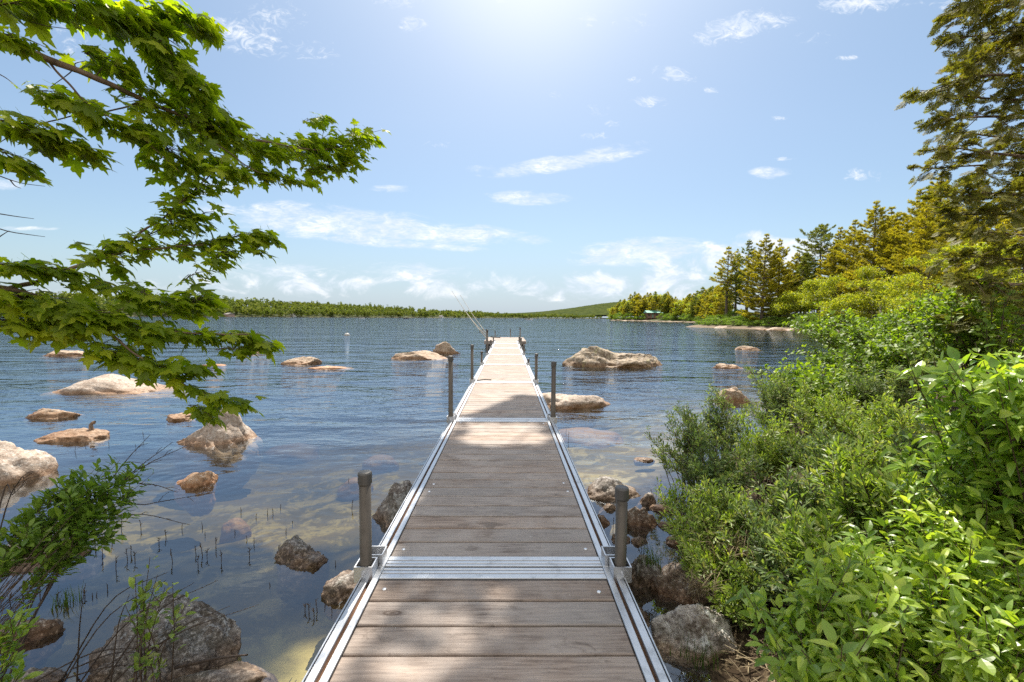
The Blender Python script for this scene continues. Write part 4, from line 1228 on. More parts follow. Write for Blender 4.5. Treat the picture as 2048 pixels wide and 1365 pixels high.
reeds = [(318, 1090, 26), (345, 1125, 46), (392, 1110, 30), (405, 1112, 44), (414, 1115, 30), (396, 1130, 34), (432, 1095, 36), (443, 1125, 40), (470, 1068, 16), (499, 1115, 34),
         (557, 1110, 34), (405, 1055, 20), (410, 1070, 12), (364, 1060, 22), (332, 1075, 26), (535, 1030, 22), (546, 1028, 20), (512, 1036, 14), (482, 1025, 18), (561, 1016, 12), (540, 1172, 12),
         (572, 1065, 14), (494, 1080, 16), (508, 1088, 24), (704, 1020, 34), (697, 962, 12), (671, 1130, 16), (585, 1045, 6), (255, 1120, 40), (262, 1110, 30), (270, 1122, 34), (232, 1140, 46), (205, 1110, 60),
         (190, 1090, 50), (225, 1080, 60), (243, 1060, 50), (282, 1060, 34), (170, 1195, 26), (185, 1195, 16), (193, 1192, 14), (115, 1200, 26), (80, 1195, 30), (215, 1180, 24), (20, 1205, 30), (45, 1190, 24), (610, 1222, 26), (618, 1226, 34), (628, 1232, 28), (634, 1222, 40), (650, 1212, 22), (664, 1225, 20),
         (1304, 1000, 36), (1313, 985, 24), (1296, 1012, 20), (1322, 960, 18), (1226, 1065, 56), (1288, 1095, 44), (1282, 1110, 40), (1296, 1100, 50), (1275, 1090, 30), (1137, 886, 40), (1132, 866, 12), (570, 790, 10), (684, 782, 10), (150, 905, 24), (170, 892, 14), (288, 880, 26), (218, 893, 16), (272, 898, 18), (4, 808, 14)]
for (x, y, h) in reeds:
    p = onz(x, y, 0.0)
    reed(x, y, h / F * p.y * 0.62, 1 if h > 25 else 0)

# ------------------------------------------------------------------ grasses on the bank
def blades(mb, c, n, r, h, lean=0.5):
    P = np.array(tuple(c)) + NR.normal(0, 1, (n, 3)) * np.array([r, r, 0])
    for i in range(n):
        a = NR.uniform(0, 6.28); L = h * NR.uniform(.5, 1.2); ln = NR.uniform(.1, lean) * 1.6
        d = np.array([math.cos(a), math.sin(a), 0]); sd = np.array([-math.sin(a), math.cos(a), 0]) * NR.uniform(.0012, .003)
        V = []
        for k in range(5):
            t = k / 4
            p = P[i] + d * ln * L * t * t + np.array([0, 0, L * (t - .35 * ln * t * t)])
            V += [p - sd * (1 - t * .9), p + sd * (1 - t * .9)]
        mb.add(V, [(2 * k, 2 * k + 1, 2 * k + 3, 2 * k + 2) for k in range(4)])
def grass_clump(px, py, z, n, r, h, mat, label, lean=.6, name='grass_tuft'):
    p = onz(px, py, z)
    q = MB(); blades(q, (0, 0, 0), n, r, h, lean)
    o = q.build(name, M[mat]); o.location = p
    return tag(o, label, 'grass tuft', 'grass tufts on the right bank')
grass_clump(1395, 1185, .22, 90, .03, .13, 'straw', 'pale dry grass tuft drooping over the big brown boulder', 1.0)
grass_clump(1470, 1110, .3, 150, .07, .2, 'straw', 'dry grass tuft beneath the olive shrub', .9)
grass_clump(1302, 1130, .15, 60, .025, .12, 'blade', 'green grass tuft growing on the dark rock by the nearest right post', .6)
grass_clump(1500, 1225, .16, 40, .02, .22, 'blade', 'upright green blades between the white boulder and the broad leaved bush', .3)
grass_clump(1400, 1330, .05, 50, .04, .12, 'blade', 'sparse green blades below the white lichened boulder', .5)
grass_clump(130, 1210, .0, 44, .03, .10, 'blade', 'thin green blades in the water left of the big grey boulder', .4)
g = MB()
for _ in range(2600):
    x = R.uniform(0.66, 2.6); y = R.uniform(0.9, 3.6)
    z = gz(x, y)
    if z < 0.02: continue
    a = R.uniform(0, 3.14); L = R.uniform(.05, .17); tl = R.uniform(-.1, .35)
    d = np.array([math.cos(a), math.sin(a), tl]); sd = np.array([-math.sin(a), math.cos(a), 0]) * R.uniform(.001, .0028)
    p = np.array([x, y, z + R.uniform(.003, .03)])
    V = []
    for k in range(4):
        t = k / 3; c = p + d * L * t + np.array([0, 0, .03 * t * (1 - t)])
        V += [c - sd, c + sd]
    g.add(V, [(2 * k, 2 * k + 1, 2 * k + 3, 2 * k + 2) for k in range(3)])
tag(g.build('grass_litter', M['straw']), 'dry straw and twigs littering the dark bank right of the dock', 'litter', kind='stuff')

# ------------------------------------------------------------------ cedar
ced = empty('cedar_tree', (8.2, 6.2, gz(8.2, 6.2)), 'dark cedar tree filling the right edge, its flat feathery boughs against the sky', 'tree')
CL = Vector(ced.location)
q = MB(); tz = [Vector((0, 0, -.2)), Vector((.05, 0, 3)), Vector((-.05, .05, 6)), Vector((.05, 0, 9.5))]
q.tube(curve(tz, 20), [.20 - .009 * k for k in range(20)], 12); q.build('trunk', M['cedarbark'], ced, smooth=True)
bough = [((2180, -40), (2000, 10), (1878, 20)), ((2180, 20), (2000, 60), (1872, 78)), ((2180, -90), (2020, -20), (1900, -10)), ((2180, 60), (2010, 100), (1900, 112)), ((2200, 120), (2000, 90), (1905, 130)),
         ((2180, 180), (1960, 150), (1820, 182)), ((2200, 190), (2010, 200), (1850, 190)), ((2200, 260), (2000, 235), (1840, 238)), ((2200, 300), (2010, 280), (1855, 262)), ((2200, 350), (2000, 330), (1810, 338)), ((2200, 330), (1980, 310), (1845, 292)),
         ((2200, 400), (2000, 390), (1860, 385)), ((2200, 440), (2010, 430), (1850, 430)), ((2200, 480), (2010, 470), (1880, 460)), ((2200, 520), (2000, 520), (1870, 510)), ((2200, 560), (2010, 570), (1890, 560)),
         ((2200, 600), (2020, 610), (1900, 600)), ((2200, 630), (2010, 650), (1880, 640)), ((2200, 670), (2040, 690), (1940, 680)), ((2200, 40), (2090, 40), (2000, 50)), ((2200, 140), (2100, 150), (2020, 160)), ((2200, 380), (2100, 360), (2010, 355)), ((2200, 500), (2110, 490), (2020, 480)),
         ((2200, 620), (2110, 630), (2030, 640)), ((2200, 270), (2120, 270), (2040, 265)), ((2200, 700), (2100, 740), (2000, 730))]
fr = MB(); tw = MB()
for j, pts in enumerate(bough):
    Y = 5.6 + R.uniform(-.8, .8)
    p3 = [at(x + 36, y, Y + .25 * (2 - k)) - CL for k, (x, y) in enumerate(pts)]
    p0 = Vector((0, 0, p3[0].z + .1))
    c = curve([p0] + p3, 30)
    bq = MB(); bq.tube(c, [.040 - .0012 * k for k in range(30)], 7); bq.build('bough', M['cedarbark'], ced, smooth=True)
    P = []; D = []
    for k in range(8, 30):
        d0 = (c[min(k + 1, 29)] - c[k - 1]).normalized()
        for s in range(3 if pts[1][1] > 340 else 2):
            side = Vector((R.gauss(0, .6), R.gauss(0, .6), R.gauss(-0.05, .35)))
            dv = (d0 * .9 + side).normalized(); L = R.uniform(.12, .50) * (1 if k < 26 else .55)
            e = c[k] + dv * L + Vector((0, 0, -.08 * L))
            tw.tube([c[k], c[k].lerp(e, .5) + Vector((0, 0, .015)), e], [.005, .0035, .0015], 4)
            for t in np.linspace(.25, 1, 5):
                P.append(tuple(c[k].lerp(e, float(t)))); D.append(tuple((dv + Vector((R.gauss(0, .45), R.gauss(0, .45), R.gauss(0, .25))))))
    P = np.array(P); D = norm(np.array(D)); n = len(P)
    up = norm(UPV + rnd(n, .55)); X, Y_, Z = frames(D, up)
    wh = NR.integers(0, 3, n); S = NR.uniform(.09, .19, n)
    for t in range(3):
        m_ = wh == t; fr.scatter(FROND[t], P[m_], X[m_], Y_[m_], Z[m_], S[m_])
tw.build('twigs', M['cedarbark'], ced)
fr.build('foliage', M['cedar'], ced)

# ------------------------------------------------------------------ pines and broadleaf trees (unit builders, metres)
def pine_parts(seed, H, spread, bare=0.15, mat='pine', dens=1.0, flat=0.0, gappy=0.0, tsize=0.42, lean=0.0, wh=0.62):
    r = random.Random(seed); nr = np.random.default_rng(seed)
    tb = MB(); lf = MB()
    tp = [Vector((0, 0, -1.0)), Vector((lean * .3, 0, H * .4)), Vector((lean, r.uniform(-.2, .2), H * .97))]
    tc = curve(tp, 16)
    tb.tube(tc, [max(.03, .022 * H * (1 - k / 16.5)) for k in range(16)], 9)
    z = H * bare; P = []; D = []
    while z < H * .985:
        t = (z - H * bare) / (H * (1 - bare))
        prof = (math.sin(math.pi * min(1, (t * .66 + .33))) ** .85 * (.72 if int(z / wh) % 3 == 0 else 1.0)) if not flat else (1 - .35 * t) * (1 if t < .85 else .6)
        prof *= (1 - t ** 4 * .7)
        nb = r.randint(4, 6)
        a0 = r.uniform(0, 6.28)
        kk = z / (H * .97) * 15; o = tc[min(15, int(kk))]
        for b in range(nb):
            if r.random() < gappy: continue
            a = a0 + b * 6.283 / nb + r.gauss(0, .2)
            L = spread * prof * r.uniform(.62, 1.18)
            if L < .25: L = .25
            up = .05 + .55 * t + r.gauss(0, .06)
            dv = Vector((math.cos(a), math.sin(a), 0))
            pts = [Vector((o.x, o.y, z)), Vector((o.x, o.y, z)) + dv * L * .5 + Vector((0, 0, L * (up - .12) * .45)), Vector((o.x, o.y, z)) + dv * L + Vector((0, 0, L * (up + .05)))]
            c = curve(pts, 7)
            tb.tube(c, [max(.012, .035 * L / 2 * (1 - k / 7.5)) for k in range(7)], 4)
            nt = max(3, int(L * 11 * dens))
            for _ in range(nt):
                f = r.uniform(.28, 1.0) ** .8; k = min(5, int(f * 6)); p = c[k].lerp(c[k + 1], f * 6 - k)
                sgn = r.choice((-1, 1)); w_ = L * .36 * (1.15 - f) + .08
                perp = Vector((-dv.y, dv.x, 0)) * sgn
                off = perp * r.uniform(0, 1) * w_
                d = (dv + perp * .7 * r.random() + Vector((0, 0, r.uniform(.1, .6)))).normalized()
                P.append(tuple(p + off + Vector((0, 0, r.gauss(.02, .05))))); D.append(tuple(d))
        z += wh * r.uniform(.75, 1.25) * (H / 15) ** .5
    for _ in range(6):
        P.append((tc[-1].x, tc[-1].y, tc[-1].z + r.uniform(-.2, .3))); D.append((r.gauss(0, .3), r.gauss(0, .3), 1))
    P = np.array(P); D = norm(np.array(D)); n = len(P)
    up = norm(UPV + nr.normal(0, .3, (n, 3))); X, Y, Z = frames(D, up)
    whc = nr.integers(0, 3, n); S = tsize * nr.uniform(.7, 1.25, n)
    for t in range(3):
        m_ = whc == t; lf.scatter(TUFT[t], P[m_], X[m_], Y[m_], Z[m_], S[m_])
    return tb, lf

def decid_parts(seed, H, W, n=2200, bare=.25, lsize=.26, clumps=16, stems=1):
    r = random.Random(seed); nr = np.random.default_rng(seed)
    tb = MB(); lf = MB()
    cs = []
    for k in range(clumps):
        a = r.uniform(0, 6.28); zz = r.uniform(bare + .12, .93); rr = W * .5 * math.sin(math.pi * min(.97, max(.12, (zz - bare) / (1 - bare) * .8 + .15))) * r.uniform(.3, 1)
        cs.append((Vector((rr * math.cos(a), rr * math.sin(a), zz * H)), W * r.uniform(.13, .25)))
    for s in range(stems):
        bx = r.uniform(-.3, .3) * (stems > 1)
        tc = curve([Vector((bx, 0, -.8)), Vector((bx * 1.5 + r.uniform(-.2, .2), 0, H * .45)), Vector((r.uniform(-.4, .4) + bx * 2, 0, H * .9))], 12)
        tb.tube(tc, [max(.02, .011 * H * (1 - k / 13)) for k in range(12)], 7)
        for (c, w_) in cs[s::stems]:
            k = max(1, min(10, int(c.z / H * 9))); st = tc[k]
            tb.tube(curve([st, st.lerp(c, .5) + Vector((0, 0, .15)), c], 5), [.05, .04, .03, .02, .012], 4)
    per = n // clumps; P = []
    for (c, w_) in cs:
        d = norm(nr.normal(0, 1, (per, 3))) * (nr.uniform(0.15, 1, (per, 1)) ** .5) * np.array([w_, w_, w_ * .62])
        P.append(np.array(tuple(c)) + d)
    P = np.concatenate(P); m = len(P)
    X, Y, Z = frames(norm(nr.normal(0, 1, (m, 3)) - UPV * .2), norm(UPV + nr.normal(0, .6, (m, 3))))
    lf.scatter(CARD, P, X, Y, Z, lsize * nr.uniform(.6, 1.3, m))
    return tb, lf

def plant_tree(name, parts, loc, label, group, mats, scale=1.0, rz=0.0, cat='tree'):
    root = empty(name, loc, label, cat, group, rz)
    root.scale = (scale,) * 3
    tb, lf = parts
    a = tb.build('trunk', M[mats[0]], root, smooth=True); b = lf.build('crown', M[mats[1]], root)
    return root
def copy_tree(src, loc, scale, rz, label, group=None):
    c = src.copy(); COL.objects.link(c); c.location = loc; c.rotation_euler = (0, 0, rz)
    c.scale = scale if isinstance(scale, tuple) else (scale,) * 3
    c['label'] = label
    if group: c['group'] = group
    for ch in src.children:
        d = ch.copy(); COL.objects.link(d); d.parent = c
    return c
def tloc(px, Y):
    c = at(px, 640, Y); return Vector((c.x, Y, gz(c.x, Y) - .1))
def theight(px, pytop, Y):
    return at(px, pytop, Y).z - tloc(px, Y).z

GP = 'tall pines along the bay shore'
pines = [
    (1452, 492, 93, 3.5, .34, 'pine', .75, .18, 'open airy pine at the left end of the tall shoreline pines', .62),
    (1470, 498, 94, 3.2, .3, 'pine', .7, .12, 'thin pine with a bare trunk just right of the leftmost one', .62),
    (1492, 479, 89, 3.9, .2, 'pine_dark', .85, .1, 'pine with a narrow pointed top between the airy pine and the broad golden one', .62),
    (1523, 468, 78, 4.3, .04, 'pine', 1.25, 0, 'broad golden pine with boughs down to the waterline', .60),
    (1556, 478, 80, 3.9, .06, 'pine', 1.1, .05, 'golden pine behind the broad one, its boughs sweeping right', .60),
    (1636, 447, 84, 5.2, .45, 'pine_dark', 1.0, .12, 'dark pine with a ragged rounded top standing apart against the cloud', .62),
    (1742, 402, 66, 5.0, .12, 'pine', 1.25, 0, 'tallest full golden pine right of the dark ragged one', .6),
    (1700, 440, 74, 4.0, .15, 'pine', 1.0, .05, 'shorter golden pine tucked left of the tallest', .6),
    (1822, 378, 60, 4.2, .12, 'pine', 1.1, 0, 'golden pine between the tallest one and the cedar boughs', .6),
    (1600, 520, 82, 3.2, .10, 'pine_dark', 1.0, .0, 'low dark pine filling the dip between the two pine clusters', .6),
    (1868, 345, 54, 5.4, .1, 'pine', 1.2, 0, 'golden pine whose top meets the cedar boughs', .6),
    (1940, 335, 48, 4.2, .1, 'pine', 1.1, 0, 'golden pine behind the cedar at the right', .6),
    (2020, 350, 42, 4.2, .1, 'pine', 1.1, 0, 'golden pine behind the cedar at the very right edge', .6),
    (1785, 425, 62, 4.0, .1, 'pine', 1.1, 0, 'shorter yellow pine right of the tallest', .6),
    (1665, 490, 76, 3.6, .1, 'pine', 1.1, 0, 'bushy golden pine below the dark ragged one', .6),
    (1578, 545, 84, 3.2, .1, 'pine', 1.0, 0, 'small golden pine in the dip right of the broad one', .6),
    (1608, 500, 96, 3.6, .1, 'pine_dark', 1.0, 0, 'dark pine standing behind the dip between the clusters', .6),
    (1720, 520, 60, 3.2, .06, 'pine', 1.2, 0, 'low golden pine at the foot of the tallest one', .6),
    (1842, 410, 52, 3.8, .1, 'pine', 1.2, 0, 'golden pine just left of the cedar boughs', .6),
    (1900, 400, 44, 4.0, .1, 'pine', 1.2, 0, 'golden pine filling the gap behind the cedar boughs', .6),
    (1592, 505, 90, 4.0, .08, 'pine', 1.1, 0, 'golden pine filling the dip left of the dark ragged one', .6),
    (1675, 455, 88, 4.2, .1, 'pine', 1.1, 0, 'golden pine close right of the dark ragged one', .6),
    (1770, 415, 70, 4.2, .1, 'pine', 1.2, 0, 'golden pine overlapping the tallest one on its right', .6),
    (1845, 370, 64, 4.6, .1, 'pine_dark', 1.2, 0, 'greener pine behind the golden ones left of the cedar', .6),
    (1980, 420, 40, 4.0, .1, 'pine', 1.2, 0, 'lower golden pine behind the cedar trunk', .6),
]
for i, (px, top, Y, spread, bare, mat, dens, gap, lab, wh) in enumerate(pines):
    H = theight(px, top, Y)
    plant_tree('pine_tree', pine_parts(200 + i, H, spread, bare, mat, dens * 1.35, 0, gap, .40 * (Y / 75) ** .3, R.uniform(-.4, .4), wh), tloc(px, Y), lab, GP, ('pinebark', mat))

GD = 'broadleaf trees behind the bay'
dec = [
    (1590, 585, 70, 4.5, 'yellow green broadleaf tree beside the broad golden pine'),
    (1630, 560, 68, 5.0, 'pale green broadleaf tree under the dark ragged pine'),
    (1672, 545, 64, 4.6, 'bright broadleaf tree in the centre of the bay shore'),
    (1700, 590, 56, 4.4, 'low bright broadleaf tree with a forked pale trunk'),
    (1742, 520, 56, 4.0, 'broadleaf tree with a straight pale trunk in the middle of the bay shore'),
    (1762, 560, 50, 4.0, 'slim pale trunked tree right of the straight one'),
    (1800, 540, 46, 5.0, 'lush broadleaf tree below the pines by the cedar'),
    (1850, 500, 42, 5.0, 'yellow broadleaf tree glowing behind the alder leaves'),
    (1905, 480, 38, 5.0, 'yellow broadleaf tree glimpsed through the cedar boughs'),
    (1980, 470, 34, 5.0, 'broadleaf tree glimpsed low behind the cedar'),
    (2040, 460, 32, 5.0, 'broadleaf tree at the right edge behind the cedar'),
    (1555, 600, 76, 3.4, 'small broadleaf tree right behind the dark pine base'),
    (1830, 590, 34, 4.0, 'near broadleaf tree low behind the alder shrubs'),
    (1900, 590, 28, 4.0, 'near broadleaf tree low behind the cedar trunk'),
    (1660, 600, 60, 3.6, 'small broadleaf tree at the waterside of the bay'),
]
for i, (px, top, Y, W, lab) in enumerate(dec):
    H = theight(px, top - 2, Y)
    plant_tree('broadleaf_tree', decid_parts(300 + i, H, W * 1.15 * (Y / 60) ** .4, 4200, .16, .24 * (Y / 60) ** .5, 20), tloc(px, Y), lab, GD, ('birch' if i in (3, 4, 5, 1) else 'pinebark', 'decid'))

# shoreline bushes
sh0 = plant_tree('shore_bush', decid_parts(400, 1.6, 2.6, 1100, .0, .17, 12), tloc(1440, 91), 'low green bush right behind the white chair', 'low bushes along the shore', ('stem', 'low'), cat='bush')
sb = [(1416, 97, .9, 'small bush at the tip of the granite point'), (1466, 88, 1.3, 'green bush under the two thinnest pines'), (1492, 82, 1.1, 'green bush left of the broad golden pine'),
      (1398, 122, 1.1, 'bush on the shore left of the granite point'), (1380, 210, 2.2, 'bush on the far shore between the cabin and the point'), (1350, 235, 2.6, 'rounded bush on the lawn right of the cabin'),
      (1592, 68, 1.3, 'bush behind the pale granite hump'), (1622, 63, 1.4, 'bush above the middle ledge of the bay'), (1655, 58, 1.5, 'bush above the ledge behind the alder twigs'), (1690, 55, 1.6, 'bush above the large pale ledge'),
      (1725, 50, 1.6, 'bush at the right end of the bay ledges'), (1768, 44, 1.8, 'bush right of the bay, behind the alder leaves'), (1480, 90, 1.6, 'bush in the shade of the shoreline pines'), (1425, 95, 1.2, 'bush just left of the white chair'),
      (1815, 36, 1.8, 'bush low at the back of the alder shrubs'), (1870, 30, 1.8, 'bush low behind the cedar')]
for i, (px, Y, s, lab) in enumerate(sb):
    copy_tree(sh0, tloc(px, Y), (s, s, s * .9), R.uniform(0, 6), lab)

for i in range(48):
    px = 1412 + i * 6.0 + R.uniform(-3, 3); Y = float(np.interp(px, [1399, 1480, 1618, 1740], [85, 75, 63, 52])) + (1.5, 4.0, 7.5)[i % 3] + R.uniform(-.5, 1)
    s_ = R.uniform(.55, 1.0)
    copy_tree(sh0, tloc(px, Y), (s_ * 1.2, s_ * 1.2, s_ * .8), R.uniform(0, 6), 'low green bush in the row just above the granite ledges', 'bushes in a row above the granite ledges')
# headland wood
GH = 'trees of the wooded headland'
hp = [plant_tree('headland_pine', pine_parts(500 + k, 12, 2.6, .22, 'pine', .8, 0, .05, .75, .2, .9), (0, 0, -50), 'x', GH, ('pinebark', ('pine', 'pine_dark', 'pine')[k])) for k in range(3)]
hd = plant_tree('headland_broadleaf', decid_parts(520, 9, 6, 1300, .12, .55, 16), (0, 0, -50), 'x', GH, ('pinebark', 'decid'))
hl = []
def htop(px):
    return np.interp(px, [1212, 1225, 1245, 1260, 1300, 1345, 1380, 1420, 1450], [626, 610, 598, 592, 588, 586, 586, 578, 572])
rows = 0
for i in range(118):
    t = i / 118
    px = R.uniform(1216, 1452)
    Ysh = np.interp(px, [1212, 1300, 1390, 1420, 1455], [376, 270, 203, 132, 100])
    Y = Ysh + 4 + (R.random() ** 1.3) * 55
    hl.append((Y, px))
hl.sort()
used = [False] * 4
for j, (Y, px) in enumerate(hl):
    frac = min(1, (Y - np.interp(px, [1212, 1300, 1390, 1420, 1455], [376, 270, 203, 132, 100])) / 40)
    if 1290 < px < 1324 and frac < .5: continue
    top = htop(px) + (1 - frac) * 16 + R.uniform(-3, 7) + (-6 if R.random() < .12 else 0)
    H = max(4, theight(px, top, Y))
    k = R.choice((0, 1, 2, 0, 1, 2, 3))
    src = hp[k] if k < 3 else hd
    H0 = 12 if k < 3 else 9
    s = H / H0; wsc = s * R.uniform(.85, 1.25)
    lab = 'pine among the crowded trees of the wooded headland' if k < 3 else 'round headed broadleaf tree among the pines of the wooded headland'
    if not used[k]:
        used[k] = True; o = src; o.location = tloc(px, Y); o.scale = (wsc, wsc, s); o['label'] = lab
        o.rotation_euler = (0, 0, R.uniform(0, 6))
    else:
        copy_tree(src, tloc(px, Y), (wsc, wsc, s), R.uniform(0, 6), lab)
hb = [(px_, float(np.interp(px_, [1212, 1300, 1390, 1420, 1455], [376, 270, 203, 132, 100]))) for px_ in (1222, 1230, 1238, 1247, 1256, 1264, 1272, 1281, 1289, 1326, 1332, 1338, 1345, 1354, 1363, 1371, 1378, 1386, 1393, 1399, 1405, 1411, 1418, 1424)]
for (px, Y) in hb:
    s = Y / 200 * R.uniform(1.2, 2.0)
    copy_tree(sh0, tloc(px, Y + 4), (s, s, s), R.uniform(0, 6), 'low green bush at the waterline of the wooded headland', 'waterline bushes of the headland')

# far left wood, one mass
wf = MB(); P = []; S_ = []; Wd = []
def add_crowns(poly, nrow, dep, step, hgt, wid):
    for k in range(len(poly) - 1):
        a = Vector(poly[k]); b = Vector(poly[k + 1]); L = (b - a).length
        nrm = Vector((-(b - a).y, (b - a).x)).normalized()
        for i in range(int(L / step * nrow * 1.7)):
            t = R.random(); dd = R.random() ** 1.3 * dep
            p = a.lerp(b, t) + nrm * dd
            P.append((p.x, p.y, gz(p.x, p.y))); S_.append(hgt * R.uniform(.8, 1.3)); Wd.append(wid * R.uniform(.7, 1.3))
add_crowns([(-1500, 395), (-1200, 432), (-750, 542), (-510, 692), (-430, 852), (-366, 1002), (-245, 1302)], 8, 190, 9, 12.5, 5.2)
add_crowns([(-245, 1302), (-30, 1702), (250, 2102), (560, 2502)], 4, 180, 14, 12, 7)
for (p, h, w_) in zip(P, S_, Wd):
    n = 30
    d = norm(NR.normal(0, 1, (n, 3))); d[:, 2] = np.abs(d[:, 2]) * 1.0 - 0.15 * (NR.random(n))
    con = R.random() < .3
    if con and R.random() < .5: h *= R.uniform(1.2, 1.6)
    c = np.array(p) + np.array([0, 0, h * .45]) + d * np.array([w_ * (0.75 if not con else .45), w_ * .75, h * .55])
    nn = norm(d + NR.normal(0, .35, (n, 3)))
    X, Y, Z = frames(norm(np.cross(nn, NR.normal(0, 1, (n, 3)))), nn)
    wf.scatter(CARD, c, X, Y, Z, w_ * .85 * NR.uniform(.6, 1.2, n))
    # lower skirt down to the ground
tag(wf.build('woods', M['wood_far']), 'low mixed woods covering the far shore left of the dock end', 'woods', kind='stuff')

# ------------------------------------------------------------------ cabins, chair, buoy, boats
M['roof_green'] = simple('green_metal_roof', (0.12, 0.33, 0.25), 0.5)
M['siding'] = simple('brown_siding', (0.20, 0.11, 0.075), 0.9)
M['siding_pale'] = simple('pale_siding', (0.45, 0.32, 0.26), 0.9)
M['glass'] = simple('dark_window', (0.03, 0.04, 0.05), 0.15)
M['white'] = simple('white_paint', (0.78, 0.78, 0.76), 0.5)
M['roof_grey'] = simple('grey_roof', (0.22, 0.2, 0.19), 0.8)
M['hull'] = simple('dark_hull', (0.10, 0.09, 0.09), 0.4)
def cabin(px, Y, Wd, Dp, wall, roofh, roofm, sidem, label, name='cabin', rz=0.0, zoff=0.6):
    l = tloc(px, Y); l.z += zoff
    root = empty(name, l, label, 'cabin', None, rz)
    q = MB(); q.box(-Wd / 2, Wd / 2, 0, Dp, -3, wall); q.build('wall', M[sidem], root)
    q = MB(); e = .5
    V = [(-Wd / 2 - e, -1.4, wall - .1), (Wd / 2 + e, -1.4, wall - .1), (Wd / 2 + e, Dp + e, wall - .1), (-Wd / 2 - e, Dp + e, wall - .1), (-Wd / 2 - e, Dp / 2, wall + roofh), (Wd / 2 + e, Dp / 2, wall + roofh)]
    q.add(V, [(0, 1, 5, 4), (2, 3, 4, 5), (1, 2, 5), (3, 0, 4), (3, 2, 1, 0)]); rf = q.build('roof', M[roofm], root)
    q = MB(); q.box(Wd * .2, Wd * .2 + .5, Dp * .4, Dp * .4 + .5, wall, wall + roofh + .8); q.build('chimney', M['siding_pale'], rf)
    for k in range(4):
        x = -Wd / 2 + Wd * (k + .5) / 4
        q = MB(); q.box(x - .5, x + .5, -.03, -.003, .9, 2.0) if k != 1 else q.box(x - .45, x + .45, -.03, -.003, 0.02, 2.0)
        q.build('window' if k != 1 else 'door', M['glass'] if k != 1 else M['roof_green'], root)
        q = MB(); q.box(x + Wd / 8 - .08, x + Wd / 8 + .08, -1.3, -1.14, -1.2, wall - .15) ; q.build('porch_post', M[sidem], root)
    q = MB(); q.box(-Wd / 2, Wd / 2, -1.4, -.004, -.15, 0); q.box(-Wd / 2, Wd / 2, -1.4, -1.35, .8, .9); q.build('porch', M['siding_pale'], root)
    return root
cabin(1309, 283, 10, 6, 3.2, 1.5, 'roof_green', 'siding', 'cabin with a pale green roof among the headland pines', zoff=1.0)
cabin(452, 740, 16, 10, 4.5, 2.5, 'roof_grey', 'siding_pale', 'reddish waterside house on the far left shore under the trees', rz=rad(-30))
cabin(584, 868, 9, 7, 4, 2, 'roof_grey', 'white', 'small pale cottage on the far shore between maple leaves and buoy', rz=rad(-30), zoff=.2)
cabin(881, 1368, 12, 8, 4, 2.5, 'roof_grey', 'white', 'tiny pale house on the far shore just left of the fishing rods', rz=rad(-30), zoff=.5)

cl = at(1431, 652, 88.5); cz = max(gz(cl.x, cl.y), .25)
root = empty('garden_chair', (cl.x, cl.y, cz), 'white slatted garden chair on the granite point', 'chair', None, rad(200))
def part(name, fn, m='white'):
    q = MB(); fn(q); return q.build(name, M[m], root)
part('seat', lambda q: [q.box(-.3, .3, -.3 + k * .11, -.21 + k * .11, .36 - k * .012, .385 - k * .012) for k in range(6)])
def bk(q):
    for k in range(6):
        x = -.29 + k * .099
        V = [(x, .30, .25), (x + .085, .30, .25), (x + .085, .33, .25), (x, .33, .25), (x, .52, 1.0 + .06 * math.sin(k * .62)), (x + .085, .52, 1.0 + .06 * math.sin(k * .62)), (x + .085, .55, 1.0), (x, .55, 1.0)]
        q.add(V, [(0, 3, 2, 1), (4, 5, 6, 7), (0, 1, 5, 4), (1, 2, 6, 5), (2, 3, 7, 6), (3, 0, 4, 7)])
part('backrest', bk)
for s in (-1, 1):
    part('armrest', lambda q, s=s: q.box(s * .36 - .06, s * .36 + .06, -.38, .40, .58, .605))
    part('leg', lambda q, s=s: q.box(s * .33 - .02, s * .33 + .02, -.34, -.26, 0, .578))
    part('leg', lambda q, s=s: q.box(s * .33 - .02, s * .33 + .02, .32, .40, 0, .578))

p = onz(694, 671.5, 0)
q = MB(); q.lathe([(.02, -.24), (.15, -.18), (.22, -.05), (.23, .02), (.21, .11), (.15, .18), (.07, .215), (.03, .22)], (0, 0, 0), 20)
b = empty('mooring_buoy', p, 'white round mooring buoy floating left of the dock', 'buoy')
M['buoy'] = simple('weathered_buoy_plastic', (0.42, 0.42, 0.41), 0.6)
q.build('float', M['buoy'], b, smooth=True)
q = MB(); q.lathe([(.232, -.005), (.238, .02), (.232, .045)], (0, 0, 0), 20); q.build('band', M['rodm'], b)
q = MB(); q.lathe([(.02, .21), (.02, .26), (.035, .27), (.035, .30), (.01, .31)], (0, 0, 0), 10); q.build('eye', M['cap'], b)

